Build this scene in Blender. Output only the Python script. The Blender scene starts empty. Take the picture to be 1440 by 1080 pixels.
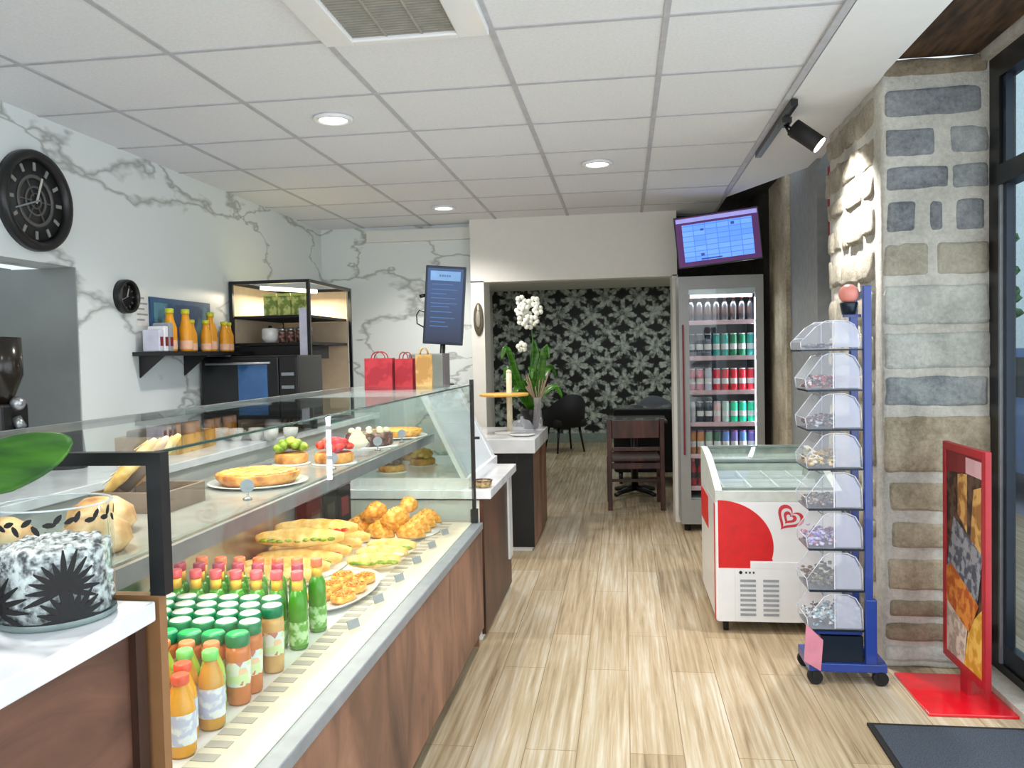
import bpy, bmesh, math, random
from mathutils import Vector, Matrix, Euler
random.seed(7)
S = bpy.context.scene
COL = S.collection
PI = math.pi
R = math.radians

# ------------------------------------------------------------------ camera, world, lights, exposure
CAM_H = 1.40
def camera():
    yaw, pitch, roll, f = .1358, .0358, -.0214, 1154.3
    cy, sy, cp, sp = math.cos(yaw), math.sin(yaw), math.cos(pitch), math.sin(pitch)
    fw = Vector((-sy*cp, cy*cp, -sp)); r = Vector((cy, sy, 0)); u = r.cross(fw)
    cr, sr = math.cos(roll), math.sin(roll)
    r2 = cr*r + sr*u; u2 = cr*u - sr*r
    cd = bpy.data.cameras.new('camera'); cd.sensor_width = 36; cd.sensor_fit = 'HORIZONTAL'
    cd.lens = f/1440*36; cd.clip_start = .02; cd.clip_end = 100
    co = bpy.data.objects.new('camera', cd); COL.objects.link(co)
    m = Matrix((r2, u2, -fw)).transposed().to_4x4(); m.translation = (0, 0, CAM_H)
    co.matrix_world = m; S.camera = co
camera()
w = bpy.data.worlds.new('daylight'); S.world = w; w.use_nodes = True
bg = w.node_tree.nodes['Background']; bg.inputs[0].default_value = (.84, .93, 1, 1); bg.inputs[1].default_value = 1.0
S.view_settings.view_transform = 'Standard'; S.view_settings.look = 'None'
S.view_settings.gamma = 1; S.view_settings.use_curve_mapping = False
S.view_settings.exposure = .15
S.cycles.transparent_max_bounces = 24
S.cycles.max_bounces = 10
S.cycles.sample_clamp_indirect = 4
def lamp(name, kind, loc, power, color=(1, 1, 1), rot=None, target=None, **kw):
    d = bpy.data.lights.new(name, kind); d.energy = power; d.color = color
    for k, v in kw.items(): setattr(d, k, v)
    o = bpy.data.objects.new(name, d); COL.objects.link(o); o.location = loc
    if target: o.rotation_euler = (Vector(target)-Vector(loc)).to_track_quat('-Z', 'Y').to_euler()
    elif rot: o.rotation_euler = rot
    return o
CEIL = 2.535
DOWNLIGHTS = [(-.138, 4.966), (-1.338, 3.766), (-1.338, 6.166), (-.138, 2.566), (-1.338, 1.366)]
for (x, y) in DOWNLIGHTS:
    lamp('downlight_lamp', 'SPOT', (x, y, CEIL-.035), 75, (1, .95, .88), rot=(0, 0, 0), spot_size=R(140), spot_blend=.7, shadow_soft_size=.06)
# daylight through the glazed shop front at right; added fill behind the camera
lamp('shop_front_daylight', 'AREA', (1.75, .9, 1.35), 75, (.88, .95, 1), rot=(0, R(90), 0), shape='RECTANGLE', size=2.4, size_y=4.6)
lamp('rear_fill', 'AREA', (-.3, -2.6, 1.5), 70, (.93, .97, 1), rot=(R(90), 0, 0), shape='RECTANGLE', size=4.0, size_y=2.4)
lamp('back_room_lamp', 'AREA', (0, 10.4, 2.36), 30, (.9, .98, .95), rot=(0, 0, 0), shape='RECTANGLE', size=2.4, size_y=3.0)
lamp('kitchen_lamp', 'AREA', (-2.32, 5.64, 1.86), 12, (1, .86, .66), rot=(0, 0, 0), shape='RECTANGLE', size=.3, size_y=.6)

# ------------------------------------------------------------------ materials
def lin(c):
    return tuple(((v/255)/12.92 if v/255 <= .04045 else ((v/255+.055)/1.055)**2.4) for v in c)+(1,)
def newmat(name):
    m = bpy.data.materials.new(name); m.use_nodes = True
    nt = m.node_tree; b = nt.nodes['Principled BSDF']
    return m, nt, b
def nd(nt, t, **kw):
    n = nt.nodes.new(t)
    for k, v in kw.items():
        if k.startswith('_'): setattr(n, k[1:], v)
        else: n.inputs[k.replace('__', ' ')].default_value = v
    return n
def obco(nt, scale=(1, 1, 1), rot=(0, 0, 0), world=False):
    if world:
        g = nt.nodes.new('ShaderNodeNewGeometry'); src = g.outputs['Position']
    else:
        g = nt.nodes.new('ShaderNodeTexCoord'); src = g.outputs['Object']
    mp = nt.nodes.new('ShaderNodeMapping'); mp.inputs['Scale'].default_value = scale; mp.inputs['Rotation'].default_value = rot
    nt.links.new(src, mp.inputs['Vector']); return mp.outputs[0]
def ramp(nt, fac, stops):
    r = nt.nodes.new('ShaderNodeValToRGB'); e = r.color_ramp.elements
    while len(e) < len(stops): e.new(.5)
    for i, (p, c) in enumerate(stops):
        e[i].position = p; e[i].color = c
    nt.links.new(fac, r.inputs[0]); return r.outputs[0]
def bump(nt, b, h, strength=.3, dist=.01):
    n = nt.nodes.new('ShaderNodeBump'); n.inputs['Strength'].default_value = strength; n.inputs['Distance'].default_value = dist
    nt.links.new(h, n.inputs['Height']); nt.links.new(n.outputs[0], b.inputs['Normal'])
def plain(name, c, rough=.5, metal=0, var=.06, scale=18, coat=0, emit=0, spec=None):
    m, nt, b = newmat(name)
    n = nd(nt, 'ShaderNodeTexNoise', Scale=scale, Detail=3.0); nt.links.new(obco(nt), n.inputs['Vector'])
    L = lin(c); d = tuple(max(0, v*(1-var*2)) for v in L[:3])+(1,); h = tuple(min(1, v*(1+var)) for v in L[:3])+(1,)
    col = ramp(nt, n.outputs[0], [(.3, d), (.7, h)])
    nt.links.new(col, b.inputs['Base Color'])
    b.inputs['Roughness'].default_value = rough; b.inputs['Metallic'].default_value = metal
    b.inputs['Coat Weight'].default_value = coat
    if spec is not None: b.inputs['Specular IOR Level'].default_value = spec
    if emit:
        nt.links.new(col, b.inputs['Emission Color']); b.inputs['Emission Strength'].default_value = emit
    return m
def glassmat(name, tint=(.96, .99, .98), gloss=.9, rough=.0):
    m = bpy.data.materials.new(name); m.use_nodes = True; nt = m.node_tree
    nt.nodes.remove(nt.nodes['Principled BSDF']); out = nt.nodes['Material Output']
    t = nd(nt, 'ShaderNodeBsdfTransparent'); t.inputs[0].default_value = tint+(1,)
    g = nd(nt, 'ShaderNodeBsdfGlossy', Roughness=rough); g.inputs[0].default_value = (gloss, gloss, gloss, 1)
    f = nd(nt, 'ShaderNodeLayerWeight'); mx = nt.nodes.new('ShaderNodeMixShader')
    p5 = nd(nt, 'ShaderNodeMath', _operation='POWER'); p5.inputs[1].default_value = 4.5; nt.links.new(f.outputs['Facing'], p5.inputs[0])
    sc_ = nd(nt, 'ShaderNodeMath', _operation='MULTIPLY_ADD'); sc_.inputs[1].default_value = .36; sc_.inputs[2].default_value = .025; nt.links.new(p5.outputs[0], sc_.inputs[0])
    nt.links.new(sc_.outputs[0], mx.inputs[0]); nt.links.new(t.outputs[0], mx.inputs[1]); nt.links.new(g.outputs[0], mx.inputs[2])
    nt.links.new(mx.outputs[0], out.inputs[0]); return m
def two(name, c0, c1, scale, lo=.45, hi=.55, rough=.6, stretch=(1, 1, 1), detail=4, b_str=0, voronoi=False, coat=0):
    m, nt, b = newmat(name)
    if voronoi:
        n = nd(nt, 'ShaderNodeTexVoronoi', Scale=scale); o = n.outputs['Distance']
    else:
        n = nd(nt, 'ShaderNodeTexNoise', Scale=scale, Detail=float(detail)); o = n.outputs[0]
    nt.links.new(obco(nt, stretch), n.inputs['Vector'])
    nt.links.new(ramp(nt, o, [(lo, lin(c0)), (hi, lin(c1))]), b.inputs['Base Color'])
    b.inputs['Roughness'].default_value = rough; b.inputs['Coat Weight'].default_value = coat
    if b_str: bump(nt, b, o, b_str)
    return m
def multi(name, cols, scale, rough=.5, emit=0):
    """confetti of colours: one flat colour for every voronoi cell"""
    m, nt, b = newmat(name)
    n = nd(nt, 'ShaderNodeTexVoronoi', Scale=scale); nt.links.new(obco(nt), n.inputs['Vector'])
    sx = nt.nodes.new('ShaderNodeSeparateColor'); nt.links.new(n.outputs['Color'], sx.inputs[0])
    r = nt.nodes.new('ShaderNodeValToRGB'); r.color_ramp.interpolation = 'CONSTANT'
    e = r.color_ramp.elements
    while len(e) < len(cols): e.new(.5)
    for i, c in enumerate(cols): e[i].position = i/len(cols); e[i].color = lin(c)
    nt.links.new(sx.outputs[0], r.inputs[0]); nt.links.new(r.outputs[0], b.inputs['Base Color'])
    b.inputs['Roughness'].default_value = rough
    if emit: nt.links.new(r.outputs[0], b.inputs['Emission Color']); b.inputs['Emission Strength'].default_value = emit
    return m

def floor_mat():
    m, nt, b = newmat('wood_plank_floor')
    v = obco(nt, world=True, rot=(0, 0, R(90)))
    br = nd(nt, 'ShaderNodeTexBrick', Scale=1.0, Mortar__Size=.0018, Brick__Width=1.2, Row__Height=.185, Mortar__Smooth=.1, Bias=-.1)
    br.offset = .37; br.inputs['Color1'].default_value = (0, 0, 0, 1); br.inputs['Color2'].default_value = (1, 1, 1, 1); br.inputs['Mortar'].default_value = (.5, .5, .5, 1)
    nt.links.new(v, br.inputs['Vector'])
    n = nd(nt, 'ShaderNodeTexNoise', Scale=1.0, Detail=6.0, Roughness=.65, Distortion=.4); nt.links.new(obco(nt, (42, 1.3, 1), world=True), n.inputs['Vector'])
    n2 = nd(nt, 'ShaderNodeTexNoise', Scale=1.0, Detail=3.0); nt.links.new(obco(nt, (3.2, 1.3, 1), world=True), n2.inputs['Vector'])
    a = nd(nt, 'ShaderNodeMath', _operation='MULTIPLY_ADD'); a.inputs[1].default_value = .13; nt.links.new(br.outputs['Color'], a.inputs[0]); nt.links.new(n.outputs[0], a.inputs[2])
    a2 = nd(nt, 'ShaderNodeMath', _operation='MULTIPLY_ADD'); a2.inputs[1].default_value = .35; nt.links.new(n2.outputs[0], a2.inputs[0]); nt.links.new(a.outputs[0], a2.inputs[2])
    col = ramp(nt, a2.outputs[0], [(.48, lin((122, 103, 77))), (.60, lin((158, 138, 108))), (.76, lin((181, 163, 134))), (.95, lin((203, 195, 178)))])
    mx = nd(nt, 'ShaderNodeMix', _data_type='RGBA'); nt.links.new(br.outputs['Fac'], mx.inputs['Factor']); nt.links.new(col, mx.inputs[6]); mx.inputs[7].default_value = lin((136, 116, 88))
    nt.links.new(mx.outputs[2], b.inputs['Base Color']); b.inputs['Roughness'].default_value = .42; b.inputs['Specular IOR Level'].default_value = .35
    bump(nt, b, a2.outputs[0], .12, .004); return m
def marble_mat(name='marble_tile', base=(222, 228, 228), vein=(160, 165, 163)):
    m, nt, b = newmat(name)
    v = obco(nt, (.75, .6, 1.5), world=True)
    d = nd(nt, 'ShaderNodeTexNoise', Scale=1.1, Detail=5.0, Roughness=.55); nt.links.new(v, d.inputs['Vector'])
    mv = nd(nt, 'ShaderNodeVectorMath', _operation='MULTIPLY_ADD'); mv.inputs[1].default_value = (1.5, 1.5, 1.5)
    nt.links.new(d.outputs['Color'], mv.inputs[0]); nt.links.new(v, mv.inputs[2])
    vo = nd(nt, 'ShaderNodeTexVoronoi', Scale=1.0, _feature='DISTANCE_TO_EDGE'); nt.links.new(mv.outputs[0], vo.inputs['Vector'])
    n3 = nd(nt, 'ShaderNodeTexNoise', Scale=1.6, Detail=2.0); nt.links.new(v, n3.inputs['Vector'])
    dv = nd(nt, 'ShaderNodeMath', _operation='DIVIDE'); nt.links.new(vo.outputs[0], dv.inputs[0])
    pw = nd(nt, 'ShaderNodeMath', _operation='POWER'); pw.inputs[1].default_value = 2.5; nt.links.new(n3.outputs[0], pw.inputs[0])
    ad = nd(nt, 'ShaderNodeMath', _operation='MULTIPLY_ADD'); ad.inputs[1].default_value = .22; ad.inputs[2].default_value = .004; nt.links.new(pw.outputs[0], ad.inputs[0])
    nt.links.new(ad.outputs[0], dv.inputs[1])
    c = ramp(nt, dv.outputs[0], [(.0, lin(vein)), (.30, lin(tuple(int(.45*a+.55*q) for a, q in zip(vein, base)))), (.75, lin(base))])
    nt.links.new(c, b.inputs['Base Color']); b.inputs['Roughness'].default_value = .3
    return m
def wallpaper_mat():
    m, nt, b = newmat('plant_wallpaper')
    g = nt.nodes.new('ShaderNodeNewGeometry'); sp = nt.nodes.new('ShaderNodeSeparateXYZ'); nt.links.new(g.outputs['Position'], sp.inputs[0])
    def math_(op, a, c=None, d=None):
        n = nt.nodes.new('ShaderNodeMath'); n.operation = op
        for i, q in enumerate((a, c, d)):
            if q is None: continue
            if isinstance(q, (int, float)): n.inputs[i].default_value = q
            else: nt.links.new(q, n.inputs[i])
        return n.outputs[0]
    nz = nd(nt, 'ShaderNodeTexNoise', Scale=16.0, Detail=2.0); nt.links.new(g.outputs['Position'], nz.inputs['Vector'])
    masks = []
    for ox in (0, .5):
        u = math_('SUBTRACT', math_('FRACT', math_('ADD', math_('DIVIDE', sp.outputs['X'], .5), ox)), .5)
        v = math_('SUBTRACT', math_('FRACT', math_('ADD', math_('DIVIDE', sp.outputs['Z'], .52), ox)), .5)
        v2 = math_('MULTIPLY', v, 1.1)
        ang = math_('ARCTAN2', u, math_('ADD', v2, .16)); rad = math_('SQRT', math_('ADD', math_('MULTIPLY', u, u), math_('MULTIPLY', math_('ADD', v2, .16), math_('ADD', v2, .16))))
        pet = math_('MULTIPLY_ADD', math_('ABSOLUTE', math_('COSINE', math_('MULTIPLY', ang, 3.5))), .24, .24)
        lim = math_('MULTIPLY', pet, math_('MULTIPLY_ADD', nz.outputs[0], .9, .6))
        masks.append(math_('MULTIPLY', math_('SUBTRACT', lim, rad), 7))
    mk = math_('MAXIMUM', masks[0], masks[1])
    tone = math_('MULTIPLY', math_('MINIMUM', math_('MAXIMUM', mk, 0), 1), math_('MULTIPLY_ADD', nz.outputs[0], 1.5, -.2))
    c = ramp(nt, tone, [(0, lin((7, 8, 9))), (.25, lin((54, 58, 56))), (.8, lin((196, 204, 194)))])
    nt.links.new(c, b.inputs['Base Color']); b.inputs['Roughness'].default_value = .6
    return m
def walnut(name='walnut_panel', a=(44, 27, 21), c=(112, 76, 60), vert=False):
    m, nt, b = newmat(name)
    st = (9, 5, 1.6) if vert else (6, 2.2, 9)
    n = nd(nt, 'ShaderNodeTexNoise', Scale=1.0, Detail=6.0, Roughness=.6, Distortion=1.2); nt.links.new(obco(nt, st, world=True), n.inputs['Vector'])
    n2 = nd(nt, 'ShaderNodeTexNoise', Scale=2.0, Detail=2.0); nt.links.new(obco(nt, world=True), n2.inputs['Vector'])
    s = nd(nt, 'ShaderNodeMath', _operation='MULTIPLY_ADD'); s.inputs[1].default_value = .6; nt.links.new(n2.outputs[0], s.inputs[0]); nt.links.new(n.outputs[0], s.inputs[2])
    mid = tuple((p+q)//2 for p, q in zip(a, c))
    nt.links.new(ramp(nt, s.outputs[0], [(.55, lin(a)), (.75, lin(mid)), (1.0, lin(c))]), b.inputs['Base Color'])
    b.inputs['Roughness'].default_value = .45; return m
def stone(name, a, c, strength=.6):
    m, nt, b = newmat(name)
    n = nd(nt, 'ShaderNodeTexNoise', Scale=44.0, Detail=8.0, Roughness=.75); nt.links.new(obco(nt, world=True), n.inputs['Vector'])
    n2 = nd(nt, 'ShaderNodeTexNoise', Scale=5.0, Detail=3.0); nt.links.new(obco(nt, world=True), n2.inputs['Vector'])
    s = nd(nt, 'ShaderNodeMath', _operation='ADD'); nt.links.new(n.outputs[0], s.inputs[0]); nt.links.new(n2.outputs[0], s.inputs[1])
    h = nd(nt, 'ShaderNodeMath', _operation='MULTIPLY'); h.inputs[1].default_value = .5; nt.links.new(s.outputs[0], h.inputs[0])
    nt.links.new(ramp(nt, h.outputs[0], [(.34, lin(a)), (.64, lin(c))]), b.inputs['Base Color'])
    b.inputs['Roughness'].default_value = .9; bump(nt, b, n.outputs[0], strength, .03); return m
def pastry(name, a, c, e, scale=40):
    m, nt, b = newmat(name)
    n = nd(nt, 'ShaderNodeTexNoise', Scale=scale, Detail=4.0); nt.links.new(obco(nt), n.inputs['Vector'])
    nt.links.new(ramp(nt, n.outputs[0], [(.32, lin(a)), (.5, lin(c)), (.68, lin(e))]), b.inputs['Base Color'])
    b.inputs['Roughness'].default_value = .5; bump(nt, b, n.outputs[0], .35, .006); return m

M = dict(
    floor=floor_mat(), marble=marble_mat(), wallpaper=wallpaper_mat(),
    grey_tile=two('grey_niche_tile', (136, 140, 138), (150, 154, 152), 2.5, .35, .65, .5),
    ceiling=two('mineral_tile', (217, 220, 226), (226, 229, 234), 90, .3, .7, .95),
    tbar=plain('ceiling_grid', (182, 183, 190), .6), white=plain('white_paint', (222, 223, 220), .7, var=.01), soffit=plain('white_plaster', (226, 228, 231), .85, var=.01),
    wall=plain('warm_white_wall', (226, 224, 219), .8, var=.01), walnut=walnut(), walnut_v=walnut('walnut_upright', (66, 42, 33), (150, 106, 84), True), dark_walnut=walnut('dark_walnut', (34, 20, 14), (92, 54, 36), True),
    edge=plain('brown_board_edge', (140, 100, 62), .6), top=two('white_stone_top', (216, 220, 226), (236, 238, 242), 6, .35, .65, .25, coat=.3),
    black=plain('black_metal', (14, 14, 16), .35), matte=plain('matte_black', (16, 15, 16), .7), steel=plain('brushed_steel', (168, 171, 174), .3, .85), grey=plain('grey_metal', (140, 145, 152), .4, .3),
    glass=glassmat('clear_glass'), edge_glass=plain('glass_edge', (38, 70, 64), .2), frost=glassmat('lid_glass', (.95, .98, .97), .9, .03), plastic=glassmat('clear_plastic', (.90, .92, .96), .9, .08),
    red=plain('red_lacquer', (214, 8, 14), .4), red_plate=plain('red_plate', (222, 12, 34), .22, coat=.5), dark_red=plain('dark_red', (124, 24, 34), .5), bag_red=two('red_paper', (150, 26, 40), (176, 44, 54), 14), gold_paper=two('kraft_paper', (172, 128, 66), (206, 170, 106), 10),
    white_gloss=plain('white_gloss', (234, 236, 239), .3, coat=.4, var=.01), blue=plain('blue_lacquer', (16, 54, 140), .35, coat=.4), dark_blue=plain('dark_blue_frame', (14, 30, 48), .3, .3),
    mat=two('grey_mat', (42, 48, 58), (66, 74, 86), 260, .4, .6, .95), rubber=plain('black_rubber', (18, 18, 18), .8),
    leaf=two('green_leaf', (26, 76, 10), (66, 122, 22), 7, .35, .65, .35, (1, 1, 6)), petal=plain('white_petal', (236, 240, 228), .6), bark=plain('dark_bark', (22, 20, 18), .9, var=.3, scale=40),
    sand=two('white_pebbles', (84, 84, 88), (240, 240, 238), 90, .36, .58, .8, b_str=.5), plate=plain('white_porcelain', (238, 236, 232), .25, coat=.4),
    dark_wood=two('brown_beam', (42, 28, 16), (92, 66, 42), 5, .35, .65, .8, (6, 1, 6)), plaster=stone('rough_white_mortar', (176, 173, 164), (226, 223, 214), .6),
    s_grey=stone('grey_stone', (84, 88, 94), (168, 172, 176)), s_beige=stone('beige_stone', (134, 120, 98), (208, 196, 172)), s_white=stone('limewashed_stone', (158, 160, 154), (218, 219, 212), .6), s_dark=stone('brown_stone', (108, 96, 80), (180, 166, 142)), s_rub=stone('rubble_face', (156, 146, 126), (228, 220, 202), 1.0), s_blue=stone('pale_grey_stone', (112, 120, 126), (186, 190, 188)), s_pale=stone('pale_beige_stone', (150, 142, 124), (204, 198, 182)),
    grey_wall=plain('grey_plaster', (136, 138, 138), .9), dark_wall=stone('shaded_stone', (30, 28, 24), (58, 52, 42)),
    tub=plain('black_upholstery', (20, 19, 22), .75), grey_cloth=plain('grey_upholstery', (72, 76, 84), .8), pale_oak=plain('pale_oak', (206, 178, 130), .5, var=.12), brown_chair=walnut('red_brown_wood', (40, 20, 16), (98, 54, 44), True), table=plain('dark_table', (44, 40, 42), .25, coat=.5),
    shade=plain('bronze', (120, 112, 96), .4, .5), oven=plain('oven_black', (13, 15, 19), .3), oven_reflection=plain('oven_glass_reflection', (60, 100, 150), .08, .3),  # oven door glass: blue reflection of outside put into the colour
    warm=plain('warm_panel', (228, 204, 172), .7, var=.03), tube=plain('led_tube', (255, 244, 226), .4, emit=3.0), lilac=plain('pale_lilac_panel', (206, 206, 222), .5),
    lens=plain('lamp_lens', (255, 250, 240), .3, emit=6.0), ticket=plain('grey_ticket', (150, 156, 164), .6), rim=plain('white_rim', (216, 208, 188), .45),
    bun=pastry('golden_crust', (196, 116, 30), (236, 164, 58), (248, 206, 112), 55), baguette=pastry('pale_crust', (214, 158, 76), (240, 198, 114), (250, 226, 160), 25), shred=pastry('orange_topping', (196, 104, 28), (232, 148, 50), (248, 196, 96), 110),
    loaf=pastry('brown_crust', (150, 96, 48), (206, 156, 98), (232, 200, 156), 16), tart=pastry('tart_crust', (170, 92, 32), (214, 142, 62), (236, 178, 92), 30), choc=pastry('chocolate', (60, 34, 30), (98, 62, 52), (170, 138, 120), 50), custard=pastry('custard', (210, 142, 60), (240, 186, 88), (250, 216, 130), 24),
    green_fruit=pastry('green_fruit', (90, 120, 14), (134, 160, 24), (190, 200, 84), 40), red_fruit=pastry('red_fruit', (190, 20, 12), (226, 48, 28), (246, 110, 80), 45), cream=plain('cream', (246, 236, 196), .5),
    kraft=plain('brown_bread_bin', (128, 108, 92), .8), basket=two('wicker', (120, 96, 60), (190, 164, 118), 60, .4, .6, .8),
)
def milky(name, c, k):
    m = bpy.data.materials.new(name); m.use_nodes = True; nt = m.node_tree; b = nt.nodes['Principled BSDF']; b.inputs['Base Color'].default_value = lin(c); b.inputs['Roughness'].default_value = .25
    t = nd(nt, 'ShaderNodeBsdfTransparent'); mx = nt.nodes.new('ShaderNodeMixShader'); mx.inputs[0].default_value = k
    nt.links.new(t.outputs[0], mx.inputs[1]); nt.links.new(b.outputs[0], mx.inputs[2]); nt.links.new(mx.outputs[0], nt.nodes['Material Output'].inputs[0]); return m
M['milky'] = milky('milky_plastic', (214, 218, 236), .36)
M['plastic'] = milky('hazy_clear_plastic', (220, 224, 236), .2)
M['painted_sheen'] = milky('painted_sheen_glass', (236, 244, 250), .8)  # whitish tint stands in for the window's reflection on the sloping pane
def tint(name, c, rough=.3, **k):
    key = 't_'+name
    if key not in M: M[key] = plain(name, c, rough, **k)
    return M[key]

# ------------------------------------------------------------------ mesh helpers
class B:
    def __init__(s): s.bm = bmesh.new(); s.m = 0; s.sm = []
    def _f(s, vs, smooth=False):
        try: f = s.bm.faces.new(vs)
        except ValueError: return None
        f.material_index = s.m; f.smooth = smooth; return f
    def box(s, x0, x1, y0, y1, z0, z1, bev=0, rot=None, piv=None):
        v = [s.bm.verts.new((x, y, z)) for x in (x0, x1) for y in (y0, y1) for z in (z0, z1)]
        fs = [s._f([v[i] for i in q]) for q in ((0, 1, 3, 2), (4, 6, 7, 5), (0, 4, 5, 1), (2, 3, 7, 6), (0, 2, 6, 4), (1, 5, 7, 3))]
        if bev:
            es = list({e for f in fs for e in f.edges})
            r = bmesh.ops.bevel(s.bm, geom=es, offset=bev, segments=2, affect='EDGES', profile=.5)
            for f in r['faces']: f.material_index = s.m
            v = list({q for f in r['faces'] for q in f.verts} | {q for q in v if q.is_valid})
        if rot is not None: bmesh.ops.rotate(s.bm, verts=v, cent=piv or ((x0+x1)/2, (y0+y1)/2, (z0+z1)/2), matrix=Euler(rot).to_matrix())
        return s
    def ring(s, c, r, axis, n, ref=None):
        a = Vector(axis).normalized(); u = a.orthogonal().normalized() if ref is None else ref; w_ = a.cross(u)
        return [s.bm.verts.new(Vector(c)+u*r*math.cos(2*PI*i/n)+w_*r*math.sin(2*PI*i/n)) for i in range(n)]
    def cyl(s, p0, p1, r0, r1=None, n=16, cap=True):
        r1 = r0 if r1 is None else r1; ax = Vector(p1)-Vector(p0); u = ax.normalized().orthogonal().normalized()
        a = s.ring(p0, r0, ax, n, u); b_ = s.ring(p1, r1, ax, n, u)
        for i in range(n): s._f([a[i], a[(i+1) % n], b_[(i+1) % n], b_[i]], True)
        if cap: s._f(a[::-1]); s._f(b_)
        return s
    def lathe(s, prof, c=(0, 0, 0), n=20, cap=True, sx=1, sy=1):
        rs = []
        for r, z in prof:
            rs.append([s.bm.verts.new((c[0]+max(r, 1e-4)*sx*math.cos(2*PI*i/n), c[1]+max(r, 1e-4)*sy*math.sin(2*PI*i/n), c[2]+z)) for i in range(n)])
        for a, b_ in zip(rs, rs[1:]):
            for i in range(n): s._f([a[i], a[(i+1) % n], b_[(i+1) % n], b_[i]], True)
        if cap: s._f(rs[0][::-1]); s._f(rs[-1])
        return s
    def tube(s, pts, r, n=8, taper=None):
        pts = [Vector(p) for p in pts]; rs = []; u = None
        for i, p in enumerate(pts):
            t = (pts[min(i+1, len(pts)-1)]-pts[max(i-1, 0)]).normalized()
            u = t.orthogonal().normalized() if u is None else (u-t*u.dot(t)).normalized()
            rr = r if taper is None else r*taper[i]
            rs.append(s.ring(p, rr, t, n, u))
        for a, b_ in zip(rs, rs[1:]):
            for i in range(n): s._f([a[i], a[(i+1) % n], b_[(i+1) % n], b_[i]], True)
        s._f(rs[0][::-1]); s._f(rs[-1]); return s
    def ball(s, c, r, sc=(1, 1, 1), u=12, v=8, jit=0):
        res = bmesh.ops.create_uvsphere(s.bm, u_segments=u, v_segments=v, radius=r)
        for q in res['verts']:
            k = 1+random.uniform(-jit, jit); q.co = Vector((q.co.x*sc[0]*k, q.co.y*sc[1]*k, q.co.z*sc[2]*k))+Vector(c)
        for f in {f for q in res['verts'] for f in q.link_faces}: f.material_index = s.m; f.smooth = True
        return s
    def prism(s, poly, d):
        d = Vector(d); a = [s.bm.verts.new(p) for p in poly]; b_ = [s.bm.verts.new(Vector(p)+d) for p in poly]; n = len(a)
        s._f(a[::-1]); s._f(b_)
        for i in range(n): s._f([a[i], a[(i+1) % n], b_[(i+1) % n], b_[i]])
        return s
    def quad(s, *p): s._f([s.bm.verts.new(q) for q in p]); return s
    def mat(s, i): s.m = i; return s
def obj(name, b, mats, parent=None, loc=None, rot=None, solid=0):
    me = bpy.data.meshes.new(name); bmesh.ops.recalc_face_normals(b.bm, faces=b.bm.faces[:]); b.bm.to_mesh(me); b.bm.free()
    for m in (mats if isinstance(mats, (list, tuple)) else [mats]): me.materials.append(m)
    o = bpy.data.objects.new(name, me); COL.objects.link(o)
    if parent: o.parent = parent
    if loc: o.location = loc
    if rot: o.rotation_euler = rot
    if solid:
        q = o.modifiers.new('thick', 'SOLIDIFY'); q.thickness = solid; q.offset = 0
    return o
def tag(o, label, cat, group=None, kind=None):
    o['label'] = label; o['category'] = cat
    if group: o['group'] = group
    if kind: o['kind'] = kind
    return o
def thing(name, label, cat, loc=(0, 0, 0), rz=0, group=None):
    o = bpy.data.objects.new(name, None); COL.objects.link(o); o.location = loc; o.rotation_euler = (0, 0, rz); o.empty_display_size = .05
    return tag(o, label, cat, group)
def struct(name, b, mats, parent=None, label=None, cat=None):
    o = obj(name, b, mats, parent)
    if not parent: o['kind'] = 'structure'
    if label: o['label'] = label; o['category'] = cat
    return o
def dup(root, loc, label, rz=None, group=None):
    r = root.copy(); COL.objects.link(r); r.location = loc; r['label'] = label
    if rz is not None: r.rotation_euler = (0, 0, rz)
    if group: r['group'] = group
    for ch in list(root.children):
        c = ch.copy(); COL.objects.link(c); c.parent = r
        for g in list(ch.children):
            d = g.copy(); COL.objects.link(d); d.parent = c
    return r
ORD = ['first', 'second', 'third', 'fourth', 'fifth', 'sixth', 'seventh', 'eighth', 'ninth', 'tenth']

# ------------------------------------------------------------------ the setting
struct('floor', B().box(-3.4, 3.2, -1.5, 13.2, -.1, 0), M['floor'], label='pale wood plank floor running the length of the shop', cat='floor')
b = B().box(-3.2, .76, -1.2, 7.25, CEIL, CEIL+.05); b.mat(1)
for i in range(-6, 2):
    x = .1624+.6*i; b.box(x-.011, x+.011, -1.2, 7.1, CEIL-.004, CEIL+.001)
for j in range(-7, 8):
    y = 2.866+.6*j; b.box(-3.2, .74, y-.010, y+.010, CEIL-.0035, CEIL+.001)
b.box(.735, .765, -1.2, 6.35, CEIL-.012, CEIL+.02)
struct('ceiling', b, [M['ceiling'], M['tbar']], label='grey white suspended ceiling of square mineral tiles', cat='ceiling')
b = B().prism([(.765, -1.2, CEIL-.004), (1.09, -1.2, CEIL-.004), (1.09, 3.6, CEIL-.004), (1.16, 4.7, CEIL-.004), (1.2, 5.3, CEIL-.004), (.765, 6.3, CEIL-.004)], (0, 0, .05))
struct('ceiling_border', b, M['soffit'], label='smooth white plaster strip between tiled ceiling and stone pillar', cat='ceiling')
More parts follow.
